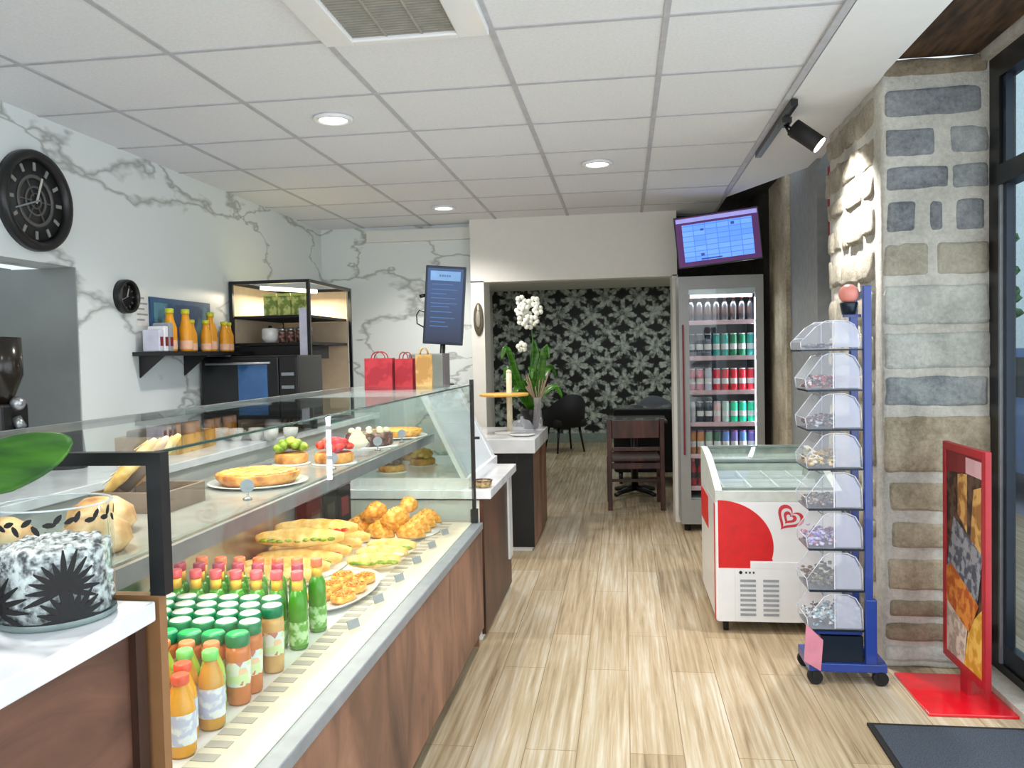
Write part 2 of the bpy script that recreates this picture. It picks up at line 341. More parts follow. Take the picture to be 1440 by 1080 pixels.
# tiled wall on the left with the recess under the big clock
b = B().box(-2.83, -2.63, 3.69, 7.2, 0, CEIL); b.box(-2.83, -2.63, -1.2, 3.69, 1.868, CEIL)
b.mat(1).box(-3.25, -3.15, -1.2, 3.9, 0, 1.9); b.box(-3.2, -2.634, 3.683, 3.76, 0, 1.868)
struct('wall_left', b, [M['marble'], M['grey_tile']], label='white veined marble wall with a grey tiled recess', cat='wall')
b = B().box(-2.9, -1.2, 7.0, 7.15, 0, CEIL); b.mat(1).box(-1.26, .44, 6.8, 6.95, 2.01, CEIL); b.box(-1.26, -1.15, 6.8, 7.1, 0, 2.02); b.box(.40, .445, 6.8, 7.1, 0, 2.02)
struct('wall_back', b, [M['marble'], M['wall']], label='back wall of marble tile and white plaster around a wide opening', cat='wall')
struct('wall_back_room', B().box(-3, 3, 12.9, 13.05, 0, 2.6), M['wallpaper'], label='far wall covered in black and grey plant wallpaper', cat='wall')
b = B().box(-2.2, -2.05, 7.15, 12.9, 0, 2.5); b.box(2.1, 2.25, 7.15, 12.9, 0, 2.5)
struct('wall_side', b, M['wall'], label='plain side walls of the back dining room', cat='wall')
struct('ceiling_back_room', B().box(-2.2, 2.25, 6.95, 13.0, 2.4, 2.5), M['white'], label='white ceiling of the back dining room', cat='ceiling')
struct('baseboard_back', B().box(-2.05, 2.1, 12.86, 12.9, 0, .14), tint('grey_skirting', (134, 146, 138), .6), label='grey skirting board under the plant wallpaper', cat='baseboard')
# right-hand wall beyond the pillar
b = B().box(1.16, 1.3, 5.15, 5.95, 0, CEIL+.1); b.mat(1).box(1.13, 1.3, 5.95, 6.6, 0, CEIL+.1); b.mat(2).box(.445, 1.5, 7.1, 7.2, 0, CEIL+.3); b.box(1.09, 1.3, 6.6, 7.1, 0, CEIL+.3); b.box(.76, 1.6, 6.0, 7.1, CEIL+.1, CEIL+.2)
b.mat(3).box(1.5, 1.6, 4.6, 5.2, 0, CEIL); b.box(1.302, 1.5, 5.12, 5.2, 0, CEIL)  # black backing paints the shade inside the gap behind the pillar
struct('wall_right', b, [M['grey_wall'], M['s_beige'], M['dark_wall'], plain('gap_shade', (8, 8, 8), .9, spec=0)], label='grey plaster and stone wall behind the drinks fridge', cat='wall')

from mathutils import noise as NZ
def rough_stone(b, x0, x1, y0, y1, z0, z1, amp=.009, bev=.02, cell=.06):
    n0 = len(b.bm.verts); b.box(x0, x1, y0, y1, z0, z1, bev=min(bev, .3*(z1-z0), .3*(x1-x0), .3*(y1-y0)))
    b.bm.verts.ensure_lookup_table(); vs = [v for v in b.bm.verts if v.index == -1 or True][n0:]
    fs = {f for v in vs for f in v.link_faces}; es = list({e for f in fs for e in f.edges if e.calc_length() > cell})
    for _ in range(3):
        es = [e for e in {e for f in fs if f.is_valid for e in f.edges} if e.calc_length() > cell]
        if not es: break
        bmesh.ops.subdivide_edges(b.bm, edges=es, cuts=1, use_grid_fill=True)
        b.bm.verts.ensure_lookup_table(); vs = b.bm.verts[n0:]; fs = {f for v in vs for f in v.link_faces}
    b.bm.verts.ensure_lookup_table()
    for v in b.bm.verts[n0:]:
        v.co += NZ.noise_vector(v.co*9)*amp+NZ.noise_vector(v.co*31)*amp*.5
    for f in fs: f.smooth = True; f.material_index = b.m
def pillar():
    b = B(); random.seed(3)
    rough_stone(b, 1.105, 1.57, 3.722, 4.62, 0, 2.62, .008, .02, .07)          # mortar core
    rows = [(.03, .10, 'w', [(0, 1)]), (.12, .20, 'd', [(0, .96)]), (.225, .30, 'd', [(0.03, .78)]), (.34, .48, 's', [(.02, .93)]), (.525, .64, 's', [(.06, .93)]), (.685, .815, 's', [(.04, .93)]), (.855, 1.10, 's', [(0, 1)]),
            (1.14, 1.27, 'b', [(0, .97)]), (1.30, 1.46, 'w', [(0, 1)]), (1.49, 1.66, 'w', [(0, .98)]), (1.70, 1.84, 'p', [(0, .42), (.48, .97)]), (1.885, 2.02, 'g', [(.03, .31), (.42, .56), (.66, .94)]),
            (2.065, 2.165, 'g', [(.02, .6), (.62, .97)]), (2.205, 2.325, 'g', [(.02, .48), (.6, .97)]), (2.375, 2.49, 'g', [(.02, .9)]), (2.545, 2.615, 'd', [(0, .97)])]
    idx = {'g': 1, 's': 2, 'w': 3, 'd': 4, 'b': 6, 'p': 7}
    for z0, z1, k, spans in rows:
        for n, (a, c) in enumerate(spans):
            b.mat(idx[k] if not (k == 'g' and n == 1 and c > .9) else 6)
            rough_stone(b, 1.112+a*.44, 1.108+c*.44, 3.711+random.uniform(-.003, .003), 3.80, z0, z1, .007, .018)
        y = 3.80
        while y < 4.58:
            ln = random.uniform(.14, .3); b.mat(5); rough_stone(b, 1.090+random.uniform(-.006, .006), 1.16, y+.02, min(4.62, y+ln), z0+random.uniform(-.01, .012), z1+random.uniform(-.01, .012), .014, .02); y += ln
    return b
struct('pillar', pillar(), [M['plaster'], M['s_grey'], M['s_beige'], M['s_white'], M['s_dark'], M['s_rub'], M['s_blue'], M['s_pale']], label='rough stone pillar with white mortar beside the shop door', cat='pillar')
struct('beam', B().box(1.1, 1.5, -1.0, 3.74, 2.62, 2.8, bev=.01), M['dark_wood'], label='dark timber lintel above the shop front glazing', cat='beam')
struct('trim_1', B().box(1.5, 1.62, -1.0, 3.74, 2.585, 2.8), M['plaster'], label='white plaster strip above the window frame', cat='trim')
# glazed shop front (a door leaf with a transom light)
b = B()
b.box(1.535, 1.60, 3.63, 3.735, 0, 2.585); b.box(1.535, 1.60, 3.02, 3.63, 0.0, .07); b.box(1.535, 1.60, 2.0, 3.63, 2.49, 2.585); b.box(1.525, 1.60, 2.0, 3.63, 2.05, 2.13)
b.mat(1).box(1.545, 1.575, 3.585, 3.63, .07, 2.05); b.box(1.545, 1.575, 3.59, 3.63, 2.13, 2.49); b.box(1.545, 1.585, 2.0, 3.585, .07, .15); b.mat(2).box(1.533, 1.545, 3.615, 3.63, .07, 2.05)
dr = struct('door_1', b, [M['black'], M['dark_blue'], M['grey']], label='black and dark blue metal frame of the glazed shop door', cat='door')
obj('pane', B().box(1.56, 1.566, 2.0, 3.60, .12, 2.5), M['glass'], dr)
struct('trim_2', B().box(1.44, 1.535, 2.0, 3.72, 0, .035), M['plaster'], label='pale stone sill along the bottom of the shop door', cat='trim')
struct('pavement', B().box(1.62, 14, -4, 16, -.16, -.06), plain('street_paving', (150, 160, 178), .8), label='pale grey street paving outside the shop door', cat='pavement')
# outside: hedge, blue parked van body, white facade
hb = B()
for _ in range(420):
    hb.ball((random.uniform(4.4, 5.4), random.uniform(12.2, 14.5), random.uniform(1.5, 2.9)), .13, (1, 1, .6), 5, 4, .25)
hb.cyl((4.9, 13.3, -.06), (4.9, 13.3, 1.9), .1)
tag(obj('tree', hb, two('street_leaves', (34, 92, 44), (84, 150, 92), 14)), 'green leafy street tree seen through the shop door glass', 'tree')
struct('facade', B().box(6.6, 7, -4, 20, -.1, 7), plain('pale_facade', (206, 226, 236), .8), label='pale facade across the street', cat='building')
cr = thing('parked_car', 'blue parked car seen through the shop door glass', 'car', (4.3, 8.2, -.06))
obj('body', B().prism([(-.8, -1.9, .3), (-.8, -1.9, .8), (-.8, -1.1, .95), (-.8, -.6, 1.42), (-.8, 1.0, 1.42), (-.8, 1.6, .95), (-.8, 2.1, .85), (-.8, 2.1, .3)], (1.6, 0, 0)), plain('car_blue', (70, 130, 210), .3, coat=.8), cr)
for y in (-1.2, 1.3):
    for x in (-.82, .64): obj('wheel', B().cyl((x, y, .31), (x+.18, y, .31), .31, n=20), M['rubber'], cr)
obj('side_window', B().prism([(-.81, -.95, .98), (-.81, -.55, 1.34), (-.81, .95, 1.34), (-.81, 1.35, .98)], (.02, 0, 0)), M['dark_blue'], cr)

# ------------------------------------------------------------------ ceiling fittings
t = thing('ceiling_vent', 'white square air vent with grey filter grille in the tiled ceiling', 'vent', (-.738, 2.566, CEIL))
b = B()
for s in (-1, 1): b.box(s*.24-.055, s*.24+.055, -.29, .29, -.028, 0, bev=.006); b.box(-.19, .19, s*.275-.02, s*.275+.02, -.028, 0, bev=.006)
obj('frame', b, M['white_gloss'], t)
b = B().box(-.19, .19, -.258, .258, -.014, -.006)
b.mat(1)
for i in range(1, 3): b.box(-.19+.127*i-.004, -.19+.127*i+.004, -.258, .258, -.018, -.013)
for i in range(26): b.box(-.19, .19, -.25+.02*i-.002, -.25+.02*i+.002, -.016, -.013)
obj('grille', b, [plain('grey_filter', (142, 141, 136), .9), plain('pale_filter_bars', (158, 157, 150), .8)], t)
for n, (x, y) in enumerate(DOWNLIGHTS):
    lab = ['round white ceiling downlight nearest the wall television', 'bright white ceiling spotlight between the vent and the marble wall', 'small ceiling spotlight nearest the back marble wall', 'round ceiling downlight above the aisle near the front', 'ceiling downlight above the front till counter'][n]
    if n >= 3: continue
    t = thing('ceiling_light', lab, 'ceiling light', (x, y, CEIL), group='recessed ceiling downlights')
    obj('trim', B().lathe([(.062, -.004), (.092, -.004), (.095, -.014), (.086, -.018), (.070, -.018), (.062, -.004)], n=32, cap=False), M['white_gloss'], t)
    obj('lens', B().lathe([(.0001, -.012), (.066, -.012), (.066, -.006), (.0001, -.006)], n=32), M['lens'], t)
# track spot
t = thing('track_light', 'black track spotlight at the ceiling edge aimed at the stone pillar', 'spotlight', (.78, 4.38, CEIL-.012))
obj('track', B().box(-.016, .016, -.5, .5, -.03, 0), M['black'], t)
obj('bracket', B().box(-.02, .025, -.32, -.22, -.055, -.03).tube([(.0, -.27, -.05), (.03, -.27, -.07), (.05, -.33, -.07), (.09, -.34, -.09)], .006).tube([(.0, -.27, -.05), (.03, -.27, -.11), (.06, -.25, -.12)], .006), M['black'], t)
a = Vector((.035, -.30, -.075)); d = Vector((.70, -.22, -.62)).normalized()
obj('lamp_head', B().cyl(a, a+d*.15, .042, n=24), M['matte'], t)
obj('lens', B().cyl(a+d*.150, a+d*.154, .038, n=24), M['lens'], t)
sp = Vector((.78, 4.38, CEIL-.012))+a+d*.16
lamp('track_lamp', 'SPOT', sp, 150, (1, .97, .92), target=(1.12, 4.1, 1.55), spot_size=R(125), spot_blend=1.0, shadow_soft_size=.03)

# ------------------------------------------------------------------ wall clocks
def clock(loc, r, label, big):
    t = thing('wall_clock', label, 'clock', loc)
    t.rotation_euler = (0, R(90), 0)
    obj('rim', B().lathe([(r*.80, 0), (r, 0), (r*1.0, .03), (r*.96, .045), (r*.86, .045), (r*.80, .03), (r*.80, 0)], n=48, cap=False), M['black'], t)
    obj('dial', B().lathe([(.0001, .006), (r*.82, .006), (r*.82, .012), (.0001, .012)], n=40), plain('clock_dial', (38, 39, 40), .6) if big else M['matte'], t)
    nm_ = plain('silver_numerals', (136, 138, 134) if big else (90, 92, 90), .4)
    for k in range(12): obj('numeral', B().box(-r*.035, r*.035, r*.60, r*.76, .014, .018, rot=(0, 0, 2*PI*k/12), piv=(0, 0, .016)), nm_, t)
    if big:
        g = B()
        for rr in (.52, .3, .16): g.lathe([(r*rr*.86, .014), (r*rr, .014), (r*rr, .02), (r*rr*.86, .02), (r*rr*.86, .014)], n=32, cap=False)
        for k in range(6): g.box(-r*.012, r*.012, r*.1, r*.5, .014, .019, rot=(0, 0, PI/3*k), piv=(0, 0, .016))
        obj('gear', g, plain('pewter', (92, 90, 88), .5, .2), t)
    obj('hand', B().box(-r*.02, r*.02, -r*.05, r*.5, .022, .026, rot=(0, 0, R(70)), piv=(0, 0, .024)), plain('pale_hand', (200, 200, 190), .4), t)
    obj('hand', B().box(-r*.015, r*.015, -r*.05, r*.68, .028, .031, rot=(0, 0, R(200)), piv=(0, 0, .029)), M['grey'], t)
clock((-2.63, 3.405, 2.137), .226, 'large round black skeleton clock high on the marble wall', True)
clock((-2.63, 4.06, 1.752), .09, 'small round black clock on the marble wall below the large one', False)

# ------------------------------------------------------------------ till counter in the foreground, vase and orchid leaf
t = thing('till_counter', 'walnut fronted till counter with white stone top in the foreground', 'counter', (-.73, .4, 0))
obj('body', B().box(-.62, -.012, -.75, .745, 0, 1.004), M['walnut'], t)
obj('upright', B().box(-.025, .0, .725, .752, 0, 1.004), M['dark_walnut'], t)
obj('worktop', B().box(-.64, .018, -.76, .752, 1.006, 1.037, bev=.003), M['top'], t)
t = thing('glass_vase', 'clear glass cylinder vase with white stones and black palm leaf print on till counter', 'vase', (-.815, 1.072, 1.0375))
obj('glass', B().lathe([(.0001, 0), (.0755, 0), (.077, .004), (.077, .163), (.073, .163), (.073, .008), (.0001, .008)], n=40, cap=False), glassmat('vase_glass', (.93, .96, .96), 1.0, .02), t)
b = B()
random.seed(5)
b.lathe([(.0001, .009), (.071, .009), (.071, .10), (.05, .112), (.0001, .105)], n=28)
for _ in range(150):
    an = random.uniform(0, 2*PI); rr = random.choice([.066, .066, random.uniform(0, .06)]); z = random.uniform(.02, .105) if rr > .06 else .108
    b.ball((rr*math.cos(an), rr*math.sin(an), z), random.uniform(.005, .010), (1, 1, .8), 6, 5, .15)
obj('stones', b, M['sand'], t)
def leaflet(b, base, ang, ln, rad, wd=.007):
    # pointed leaflet wrapped on a cylinder; base=(angle, z)
    pts = []
    for s_ in (0, .35, .7, 1):
        w_ = wd*math.sin(PI*min(.95, s_*.8+.12))
        for sg in (-1, 1):
            du = ln*s_*math.sin(ang)+sg*w_*math.cos(ang); dz = max(.010-base[1], ln*s_*math.cos(ang)-sg*w_*math.sin(ang))
            th = base[0]+du/rad; pts.append((rad*math.cos(th), rad*math.sin(th), base[1]+dz))
    for i in range(3): b.quad(pts[2*i], pts[2*i+1], pts[2*i+3], pts[2*i+2])
cam_a = math.atan2(-1.072, .815)
for c_, z_, sc in ((cam_a+.12, .055, 1.0), (cam_a-1.25, .03, 1.25), (cam_a+.22, .012, .9)):
    b = B()
    for k in range(13): leaflet(b, (c_, z_), R(-112+18.6*k), .05*sc*random.uniform(.8, 1.12), .0777, .0042)
    b.prism([(.0777*math.cos(c_-.1), .0777*math.sin(c_-.1), .01), (.0777*math.cos(c_+.1), .0777*math.sin(c_+.1), .01), (.0777*math.cos(c_+.05), .0777*math.sin(c_+.05), z_), (.0777*math.cos(c_-.05), .0777*math.sin(c_-.05), z_)], (.0002, -.0002, 0))
    obj('leaf_print', b, M['matte'], t, solid=.0006)
b = B()
for k in range(16): leaflet(b, (cam_a-1.2+.17*k, .145), R(random.uniform(20, 150)), .016, .0777, .004)
obj('border_print', b, M['matte'], t, solid=.0006)
obj('rim', B().lathe([(.0770, .1632), (.0776, .1636), (.0776, .1652), (.0735, .1652), (.0735, .1632), (.0770, .1632)], n=40, cap=False), plain('glass_rim', (196, 206, 208), .15), t)
obj('foot', B().lathe([(.0001, -.0002), (.0765, 0), (.0785, .004), (.0772, .009)], n=40, cap=False), plain('glass_foot', (120, 136, 134), .15), t)
t = thing('potted_orchid', 'dark glazed pot holding an orchid with one broad green leaf, on till counter', 'plant', (-.972, 1.025, 1.0375))
obj('pot', B().lathe([(.0001, 0), (.05, 0), (.066, .02), (.07, .14), (.062, .14), (.058, .11), (.0001, .11)], n=28, cap=False), M['black'], t)
obj('bark_mix', B().lathe([(.0001, .105), (.059, .105), (.03, .122), (.0001, .126)], n=20), M['bark'], t)
def blade(path, width, cup=.25, n=14, m=7, face=(.25, -.62, .75)):
    b = B(); P = [Vector(p) for p in path]; rows = []
    def ev(t_):
        k = t_*(len(P)-1); i = min(int(k), len(P)-2); f = k-i
        p0, p1, p2, p3 = P[max(i-1, 0)], P[i], P[i+1], P[min(i+2, len(P)-1)]
        return .5*((2*p1)+(p2-p0)*f+(2*p0-5*p1+4*p2-p3)*f*f+(3*p1-p0-3*p2+p3)*f**3)
    for i in range(n+1):
        t_ = i/n; p = ev(t_); tg = (ev(min(1, t_+.02))-ev(max(0, t_-.02))).normalized(); up = Vector(face); up = (up-tg*up.dot(tg)).normalized(); sd = tg.cross(up)
        w_ = width*max(.02, math.sin(PI*min(1, (t_*.88+.10)))**.75)
        rows.append([b.bm.verts.new(p+sd*w_*(2*j/m-1)+up*cup*w_*(abs(2*j/m-1)**1.5)) for j in range(m+1)])
    for r0, r1 in zip(rows, rows[1:]):
        for j in range(m): b._f([r0[j], r0[j+1], r1[j+1], r1[j]], True)
    return b
obj('leaf', blade([(.0, 0, .125), (.08, -.01, .205), (.15, -.02, .228), (.21, -.03, .246), (.250, -.035, .262)], .037, face=(.45, -.85, .25)), M['leaf'], t, solid=.002)
obj('leaf', blade([(.0, 0, .12), (-.06, -.02, .17), (-.13, -.03, .16), (-.18, -.04, .10)], .035), M['leaf'], t, solid=.002)
obj('leaf', blade([(.0, 0, .12), (.01, -.045, .14), (.015, -.075, .11), (.018, -.085, .06)], .024), M['leaf'], t, solid=.002)

# ------------------------------------------------------------------ long pastry case
CX, Y0, Y1, DK = -.70, 1.165, 3.854, .60
t = thing('display_case', 'long refrigerated glass pastry case with walnut front beside the aisle', 'display case', (CX, Y0, 0))
L = Y1-Y0
obj('front_panel', B().box(-.02, .012, .0, L, .09, .565), M['walnut_v'], t)
obj('end_panel', B().box(-.72, -.012, -.004, .016, 0, 1.042), M['edge'], t)
obj('end_panel', B().box(-.72, -.012, L-.016, L, .0, .6), M['edge'], t)
obj('plinth', B().box(-.70, -.035, .03, L-.03, 0, .0895), M['matte'], t)
obj('rim', B().box(-.045, .018, .02, L, .566, .60, bev=.004), M['grey'], t)
b = B().box(-.175, -.03, .02, L-.02, .575, .603); b.mat(1)
for k in range(46): b.box(-.172, -.120, .06+.0565*k, .06+.0565*k+.030, .6032, .6042)
obj('air_grille', b, [M['rim'], plain('grille_slot', (168, 164, 156), .6)], t)
obj('deck', B().box(-.70, -.176, .02, L-.02, .575, .597), M['white_gloss'], t)
obj('back_panel', B().box(-.72, -.705, .02, L-.02, .07, .98), M['steel'], t)
obj('front_glass', B().box(-.023, -.017, .02, L, .604, 1.258), M['glass'], t)
obj('glass_edge', B().box(-.0235, -.0165, .02, L, 1.2582, 1.2622), M['edge_glass'], t)
obj('top_glass', B().box(-.62, -.024, .02, L, 1.254, 1.258), M['glass'], t)
obj('end_glass', B().box(-.62, -.024, L-.006, L, .604, 1.254), M['glass'], t)
obj('end_glass_edge', B().box(-.62, -.024, L-.006, L, 1.2582, 1.261), M['frost'], t)
obj('end_glass', B().box(-.62, -.026, .004, .010, 1.042, 1.24), M['glass'], t)
b = B().box(-.026, -.002, -.004, .02, 1.042, 1.262); b.box(-.62, -.026, -.002, .018, 1.242, 1.262)
obj('end_frame', b, M['black'], t)
b = B().box(-.030, -.012, L-.012, L+.004, .60, 1.285); b.box(-.036, -.004, L-.03, L+.006, .60, .665); b.box(-.012, .012, L-.008, L+.002, 1.0, 1.012)
obj('corner_post', b, M['black'], t)
obj('shelf', B().box(-.60, -.215, .02, L-.012, 1.018, 1.028), M['glass'], t)
obj('shelf_rail', B().box(-.217, -.205, .02, L-.012, .992, 1.030), M['steel'], t)
obj('shelf_tray', B().box(-.60, -.235, .12, L-.05, 1.0285, 1.034), plain('shelf_grey', (176, 174, 166), .18, .2), t)
obj('shelf_lamp', B().box(-.24, -.222, .06, L-.06, 1.004, 1.016), M['tube'], t)
obj('top_rail', B().box(-.64, -.62, .02, L, 1.238, 1.258), M['steel'], t)
lamp('case_shelf_lamp', 'AREA', (CX-.30, Y0+L/2, .985), 9, (1, .92, .78), rot=(0, 0, 0), shape='RECTANGLE', size=.12, size_y=L*.9)
lamp('case_top_fill', 'AREA', (CX-.42, Y0+L/2, 1.235), 3.5, (1, .93, .82), rot=(0, 0, 0), shape='RECTANGLE', size=.1, size_y=L*.9)  # added fill light under the top glass, without a fixture

# bottles on the deck
def bottle(name, label, h, r, juice, cap, lab, group, loc, sleeve=None):
    t = thing(name, label, 'bottle', loc, 0, group)
    obj('body', B().lathe([(r*.86, 0), (r, .006), (r, h*.56), (r*.92, h*.66), (r*.52, h*.84), (r*.5, h*.9)], n=14), juice, t)
    obj('cap', B().lathe([(r*.62, h*.885), (r*.64, h*.89), (r*.64, h*.985), (r*.56, h)], n=14), cap, t)
    obj('sleeve', B().lathe([(r*1.012, h*.16), (r*1.012, h*.54)], n=14, cap=False), lab, t)
    return t
def tub_bottle(name, label, h, r, juice, lid, rim, lab, group, loc):
    t = thing(name, label, 'bottle', loc, 0, group)
    obj('body', B().lathe([(r*.84, 0), (r*.92, .006), (r, h*.74), (r*.9, h*.84)], n=14), juice, t)
    obj('cap', B().lathe([(r*.95, h*.83), (r*.97, h*.84), (r*.97, h*.97), (r*.9, h*.99)], n=14), rim, t)
    obj('lid_disc', B().lathe([(.0001, h*.985), (r*.86, h*.985), (r*.84, h), (.0001, h)], n=14), lid, t)
    obj('sleeve', B().lathe([(r*.935, h*.2), (r*1.005, h*.62)], n=14, cap=False), lab, t)
    return t
J = dict(orange=tint('orange_juice', (230, 160, 40), .2), red=tint('red_juice', (206, 120, 70), .2), green=tint('green_glass', (70, 150, 40), .15), lime=tint('lime_drink', (176, 206, 84), .2), amber=tint('amber_drink', (206, 150, 60), .2), pink=tint('pink_drink', (214, 170, 110), .2))
capc = dict(red=tint('red_cap', (232, 84, 56)), lime=tint('lime_cap', (120, 214, 110)), orange=tint('orange_cap', (228, 132, 88)), green=tint('green_cap', (38, 190, 100)), dark=tint('dark_green_cap', (20, 124, 80)), pale=tint('pale_lid', (222, 236, 224)), pink=tint('pink_cap', (226, 92, 100)), plum=tint('plum_cap', (170, 60, 84)), coral=tint('coral_cap', (238, 120, 76)))
labm = dict(white=two('white_label', (226, 226, 226), (186, 190, 214), 45), green=two('green_label', (190, 226, 170), (96, 166, 60), 40), multi=multi('fruit_label', [(226, 226, 214), (206, 226, 170), (236, 196, 160), (214, 226, 226), (196, 120, 110)], 60))
SP = .060; X0 = -.908
def row(y, n, make, start=0, stag=0):
    for c_ in range(start, n): make(c_, (X0-SP*c_-stag, y, DK-.0022))
def place_name(c_): return 'nearest the aisle' if c_ == 0 else ORD[c_]+' in from the aisle'
def deco(cap, juice, lab, rowname, capname, h=.165, g=None):
    proto = {}
    def f(c_, loc):
        label = f'{capname} capped bottle, {rowname} bottle row, {place_name(c_)}'
        if 'p' in proto: dup(proto['p'], loc, label)
        else: proto['p'] = bottle('juice_bottle', label, h, .028, J[juice], capc[cap], labm[lab], g or f'{capname} capped drinks in the {rowname} row', loc)
    return f
row(1.545, 3, deco('red', 'orange', 'white', 'foremost', 'red'))
row(1.607, 4, deco('red', 'orange', 'white', 'second nearest', 'red'), 0, .03)
row(1.669, 4, deco('lime', 'amber', 'white', 'third nearest', 'light green', .17), 0, .0)
row(1.731, 5, deco('orange', 'lime', 'green', 'fourth nearest', 'orange'), 0, .03)
def tubs(rim, lid, juice, rowname, h=.165):
    proto = {}
    def f(c_, loc):
        label = f'smoothie bottle with {lid} lid, {rowname} bottle row, {place_name(c_)}'
        if 'p' in proto: dup(proto['p'], loc, label)
        else: proto['p'] = tub_bottle('smoothie_bottle', label, h, .0288, J[juice], capc['green' if lid == 'bright green' else 'pale'], capc[rim], labm['multi'], f'smoothie bottles with {lid} lids in the {rowname} row', loc)
    return f
row(1.797, 6, tubs('dark', 'bright green', 'red', 'fifth nearest'))
for k, nm in enumerate(('first', 'second', 'third', 'last')): row(1.861+.064*k, 7, tubs('dark', 'pale', ('red', 'amber', 'pink', 'lime')[k], nm+' pale lidded', .172), 0, .03*(k % 2))
def tall(cap, capname, rowname):
    proto = {}
    def f(c_, loc):
        label = f'tall green bottle with {capname} cap, {rowname} tall row, {place_name(c_)}'
        if 'p' in proto: dup(proto['p'], loc, label); return
        h, r = .215, .026
        t = thing('tall_bottle', label, 'bottle', loc, 0, f'tall green bottles with {capname} caps')
        obj('body', B().lathe([(r*.86, 0), (r, .006), (r, h*.58), (r*.9, h*.68), (r*.6, h*.76)], n=14), J['green'], t)
        obj('neck', B().lathe([(r*.62, h*.75), (r*.55, h*.9)], n=14), tint('yellow_neck', (244, 196, 70), .3), t)
        obj('cap', B().lathe([(r*.64, h*.89), (r*.66, h*.9), (r*.66, h*.985), (r*.58, h)], n=14), capc[cap], t)
        obj('sleeve', B().lathe([(r*1.012, h*.06), (r*1.012, h*.36)], n=14, cap=False), labm['green'], t)
        proto['p'] = t
    return f
row(2.155, 8, tall('pink', 'pink', 'front')); row(2.23, 8, tall('plum', 'plum red', 'middle'), 0, .03); row(2.30, 7, tall('coral', 'coral', 'rear'))

# trays and filled rolls on the deck
def oval_tray(name, label, loc, a, c_, rz=0, m='plate', flat=False):
    t = obj(name, B().lathe([(.0001, 0), (1, 0), (1, .0055), (.0001, .0055)] if flat else [(.0001, 0), (.85, 0), (1.0, .014), (1.0, .018), (.84, .006), (.0001, .006)], n=40, cap=False, sx=a, sy=c_), M[m]); t.location = loc; t.rotation_euler = (0, 0, rz)
    return tag(t, label, 'tray')
def roll_mesh(ln, r, jag=.06, m=0):
    b = B(); n, k = 16, 14; rings = []
    for i in range(n+1):
        t_ = i/n; x = (t_-.5)*ln; rr = r*max(.08, math.sin(PI*(t_*.94+.03))**.42)*(1+.05*math.sin(t_*26))
        rings.append([b.bm.verts.new((x, rr*1.15*math.cos(2*PI*j/k), r*.85+rr*.85*math.sin(2*PI*j/k))) for j in range(k)])
    for p, q in zip(rings, rings[1:]):
        for j in range(k): b._f([p[j], p[(j+1) % k], q[(j+1) % k], q[j]], True)
    b._f(rings[0][::-1], True); b._f(rings[-1], True); return b
def baguette(label, loc, rz, ln=.26, r=.032, m='baguette', group='filled baguettes on the case deck', fill=True, ry=0):
    t = thing('baguette_sandwich' if fill else 'baguette', label, 'sandwich' if fill else 'bread', loc, rz, group); t.rotation_euler = (0, ry, rz)
    obj('bread', roll_mesh(ln, r), M[m], t)
    if fill:
        f = B()
        for k in range(9): f.ball((-ln*.38+ln*.095*k, -r*1.02, r*.8+random.uniform(-.003, .003)), .016, (1, .5, .45), 8, 6, .2)
        obj('filling', f, (M['green_fruit'], M['red_fruit'], M['cream'])[random.randrange(3)], t)
    else:
        f = B()
        for k in range(5): f.box(-ln*.33+ln*.16*k-.02, -ln*.33+ln*.16*k+.02, -.004, .004, r*1.66, r*1.70, rot=(0, 0, .7))
        obj('slash', f, M['cream'], t)
    return t
DZ = .6055
oval_tray('serving_tray', 'white rectangular tray under the filled baguettes in the case', (-1.235, 2.99, DZ), .165, .395, 0, 'plate', True)
bz = DZ+.008
sandw = [(-1.225, 2.69, 0, 'nearest the pink capped bottles'), (-1.228, 2.81, 0, 'second behind the pink capped bottles'), (-1.224, 2.93, 0, 'third behind the pink capped bottles'), (-1.228, 3.05, 0, 'fourth behind the pink capped bottles'), (-1.225, 3.17, 0, 'fifth behind the pink capped bottles'), (-1.228, 3.29, 0, 'furthest from the pink capped bottles')]
random.seed(11)
for x, y, z, nm in sandw: baguette(f'long pale filled baguette lying on its tray, {nm}', (x, y, bz), R(random.uniform(0, 4)), .325, .043)
baguette('pale filled baguette topmost of the pile, near side', (-1.226, 2.95, bz+.076), R(8), .33, .042)
baguette('pale filled baguette topmost of the pile, far side', (-1.226, 3.12, bz+.076), R(4), .33, .042)
oval_tray('oval_plate', 'white oval plate of orange gratin pastries beside the tall green bottles', (-.958, 2.655, DZ), .112, .24, R(0))
def gratin(label, loc, rz):
    t = thing('gratin_pastry', label, 'pastry', loc, rz, 'orange gratin pastries on the oval plate')
    obj('crust', B().lathe([(.0001, 0), (.85, 0), (1, .010), (.95, .022), (.0001, .026)], n=22, sx=.04, sy=.052), M['bun'], t)
    f = B()
    for _ in range(60):
        an = random.uniform(0, 2*PI); q = math.sqrt(random.random())*.92
        f.box(-.008, .008, -.002, .002, 0, .004, rot=(0, random.uniform(-.4, .4), random.uniform(0, 3)))
        for v in f.bm.verts[-8:] if False else []: pass
        f.bm.verts.ensure_lookup_table()
        for v in f.bm.verts[-8:]: v.co += Vector((.029*q*math.cos(an), .042*q*math.sin(an), .027-.008*q*q))
    obj('topping', f, M['shred'], t); return t
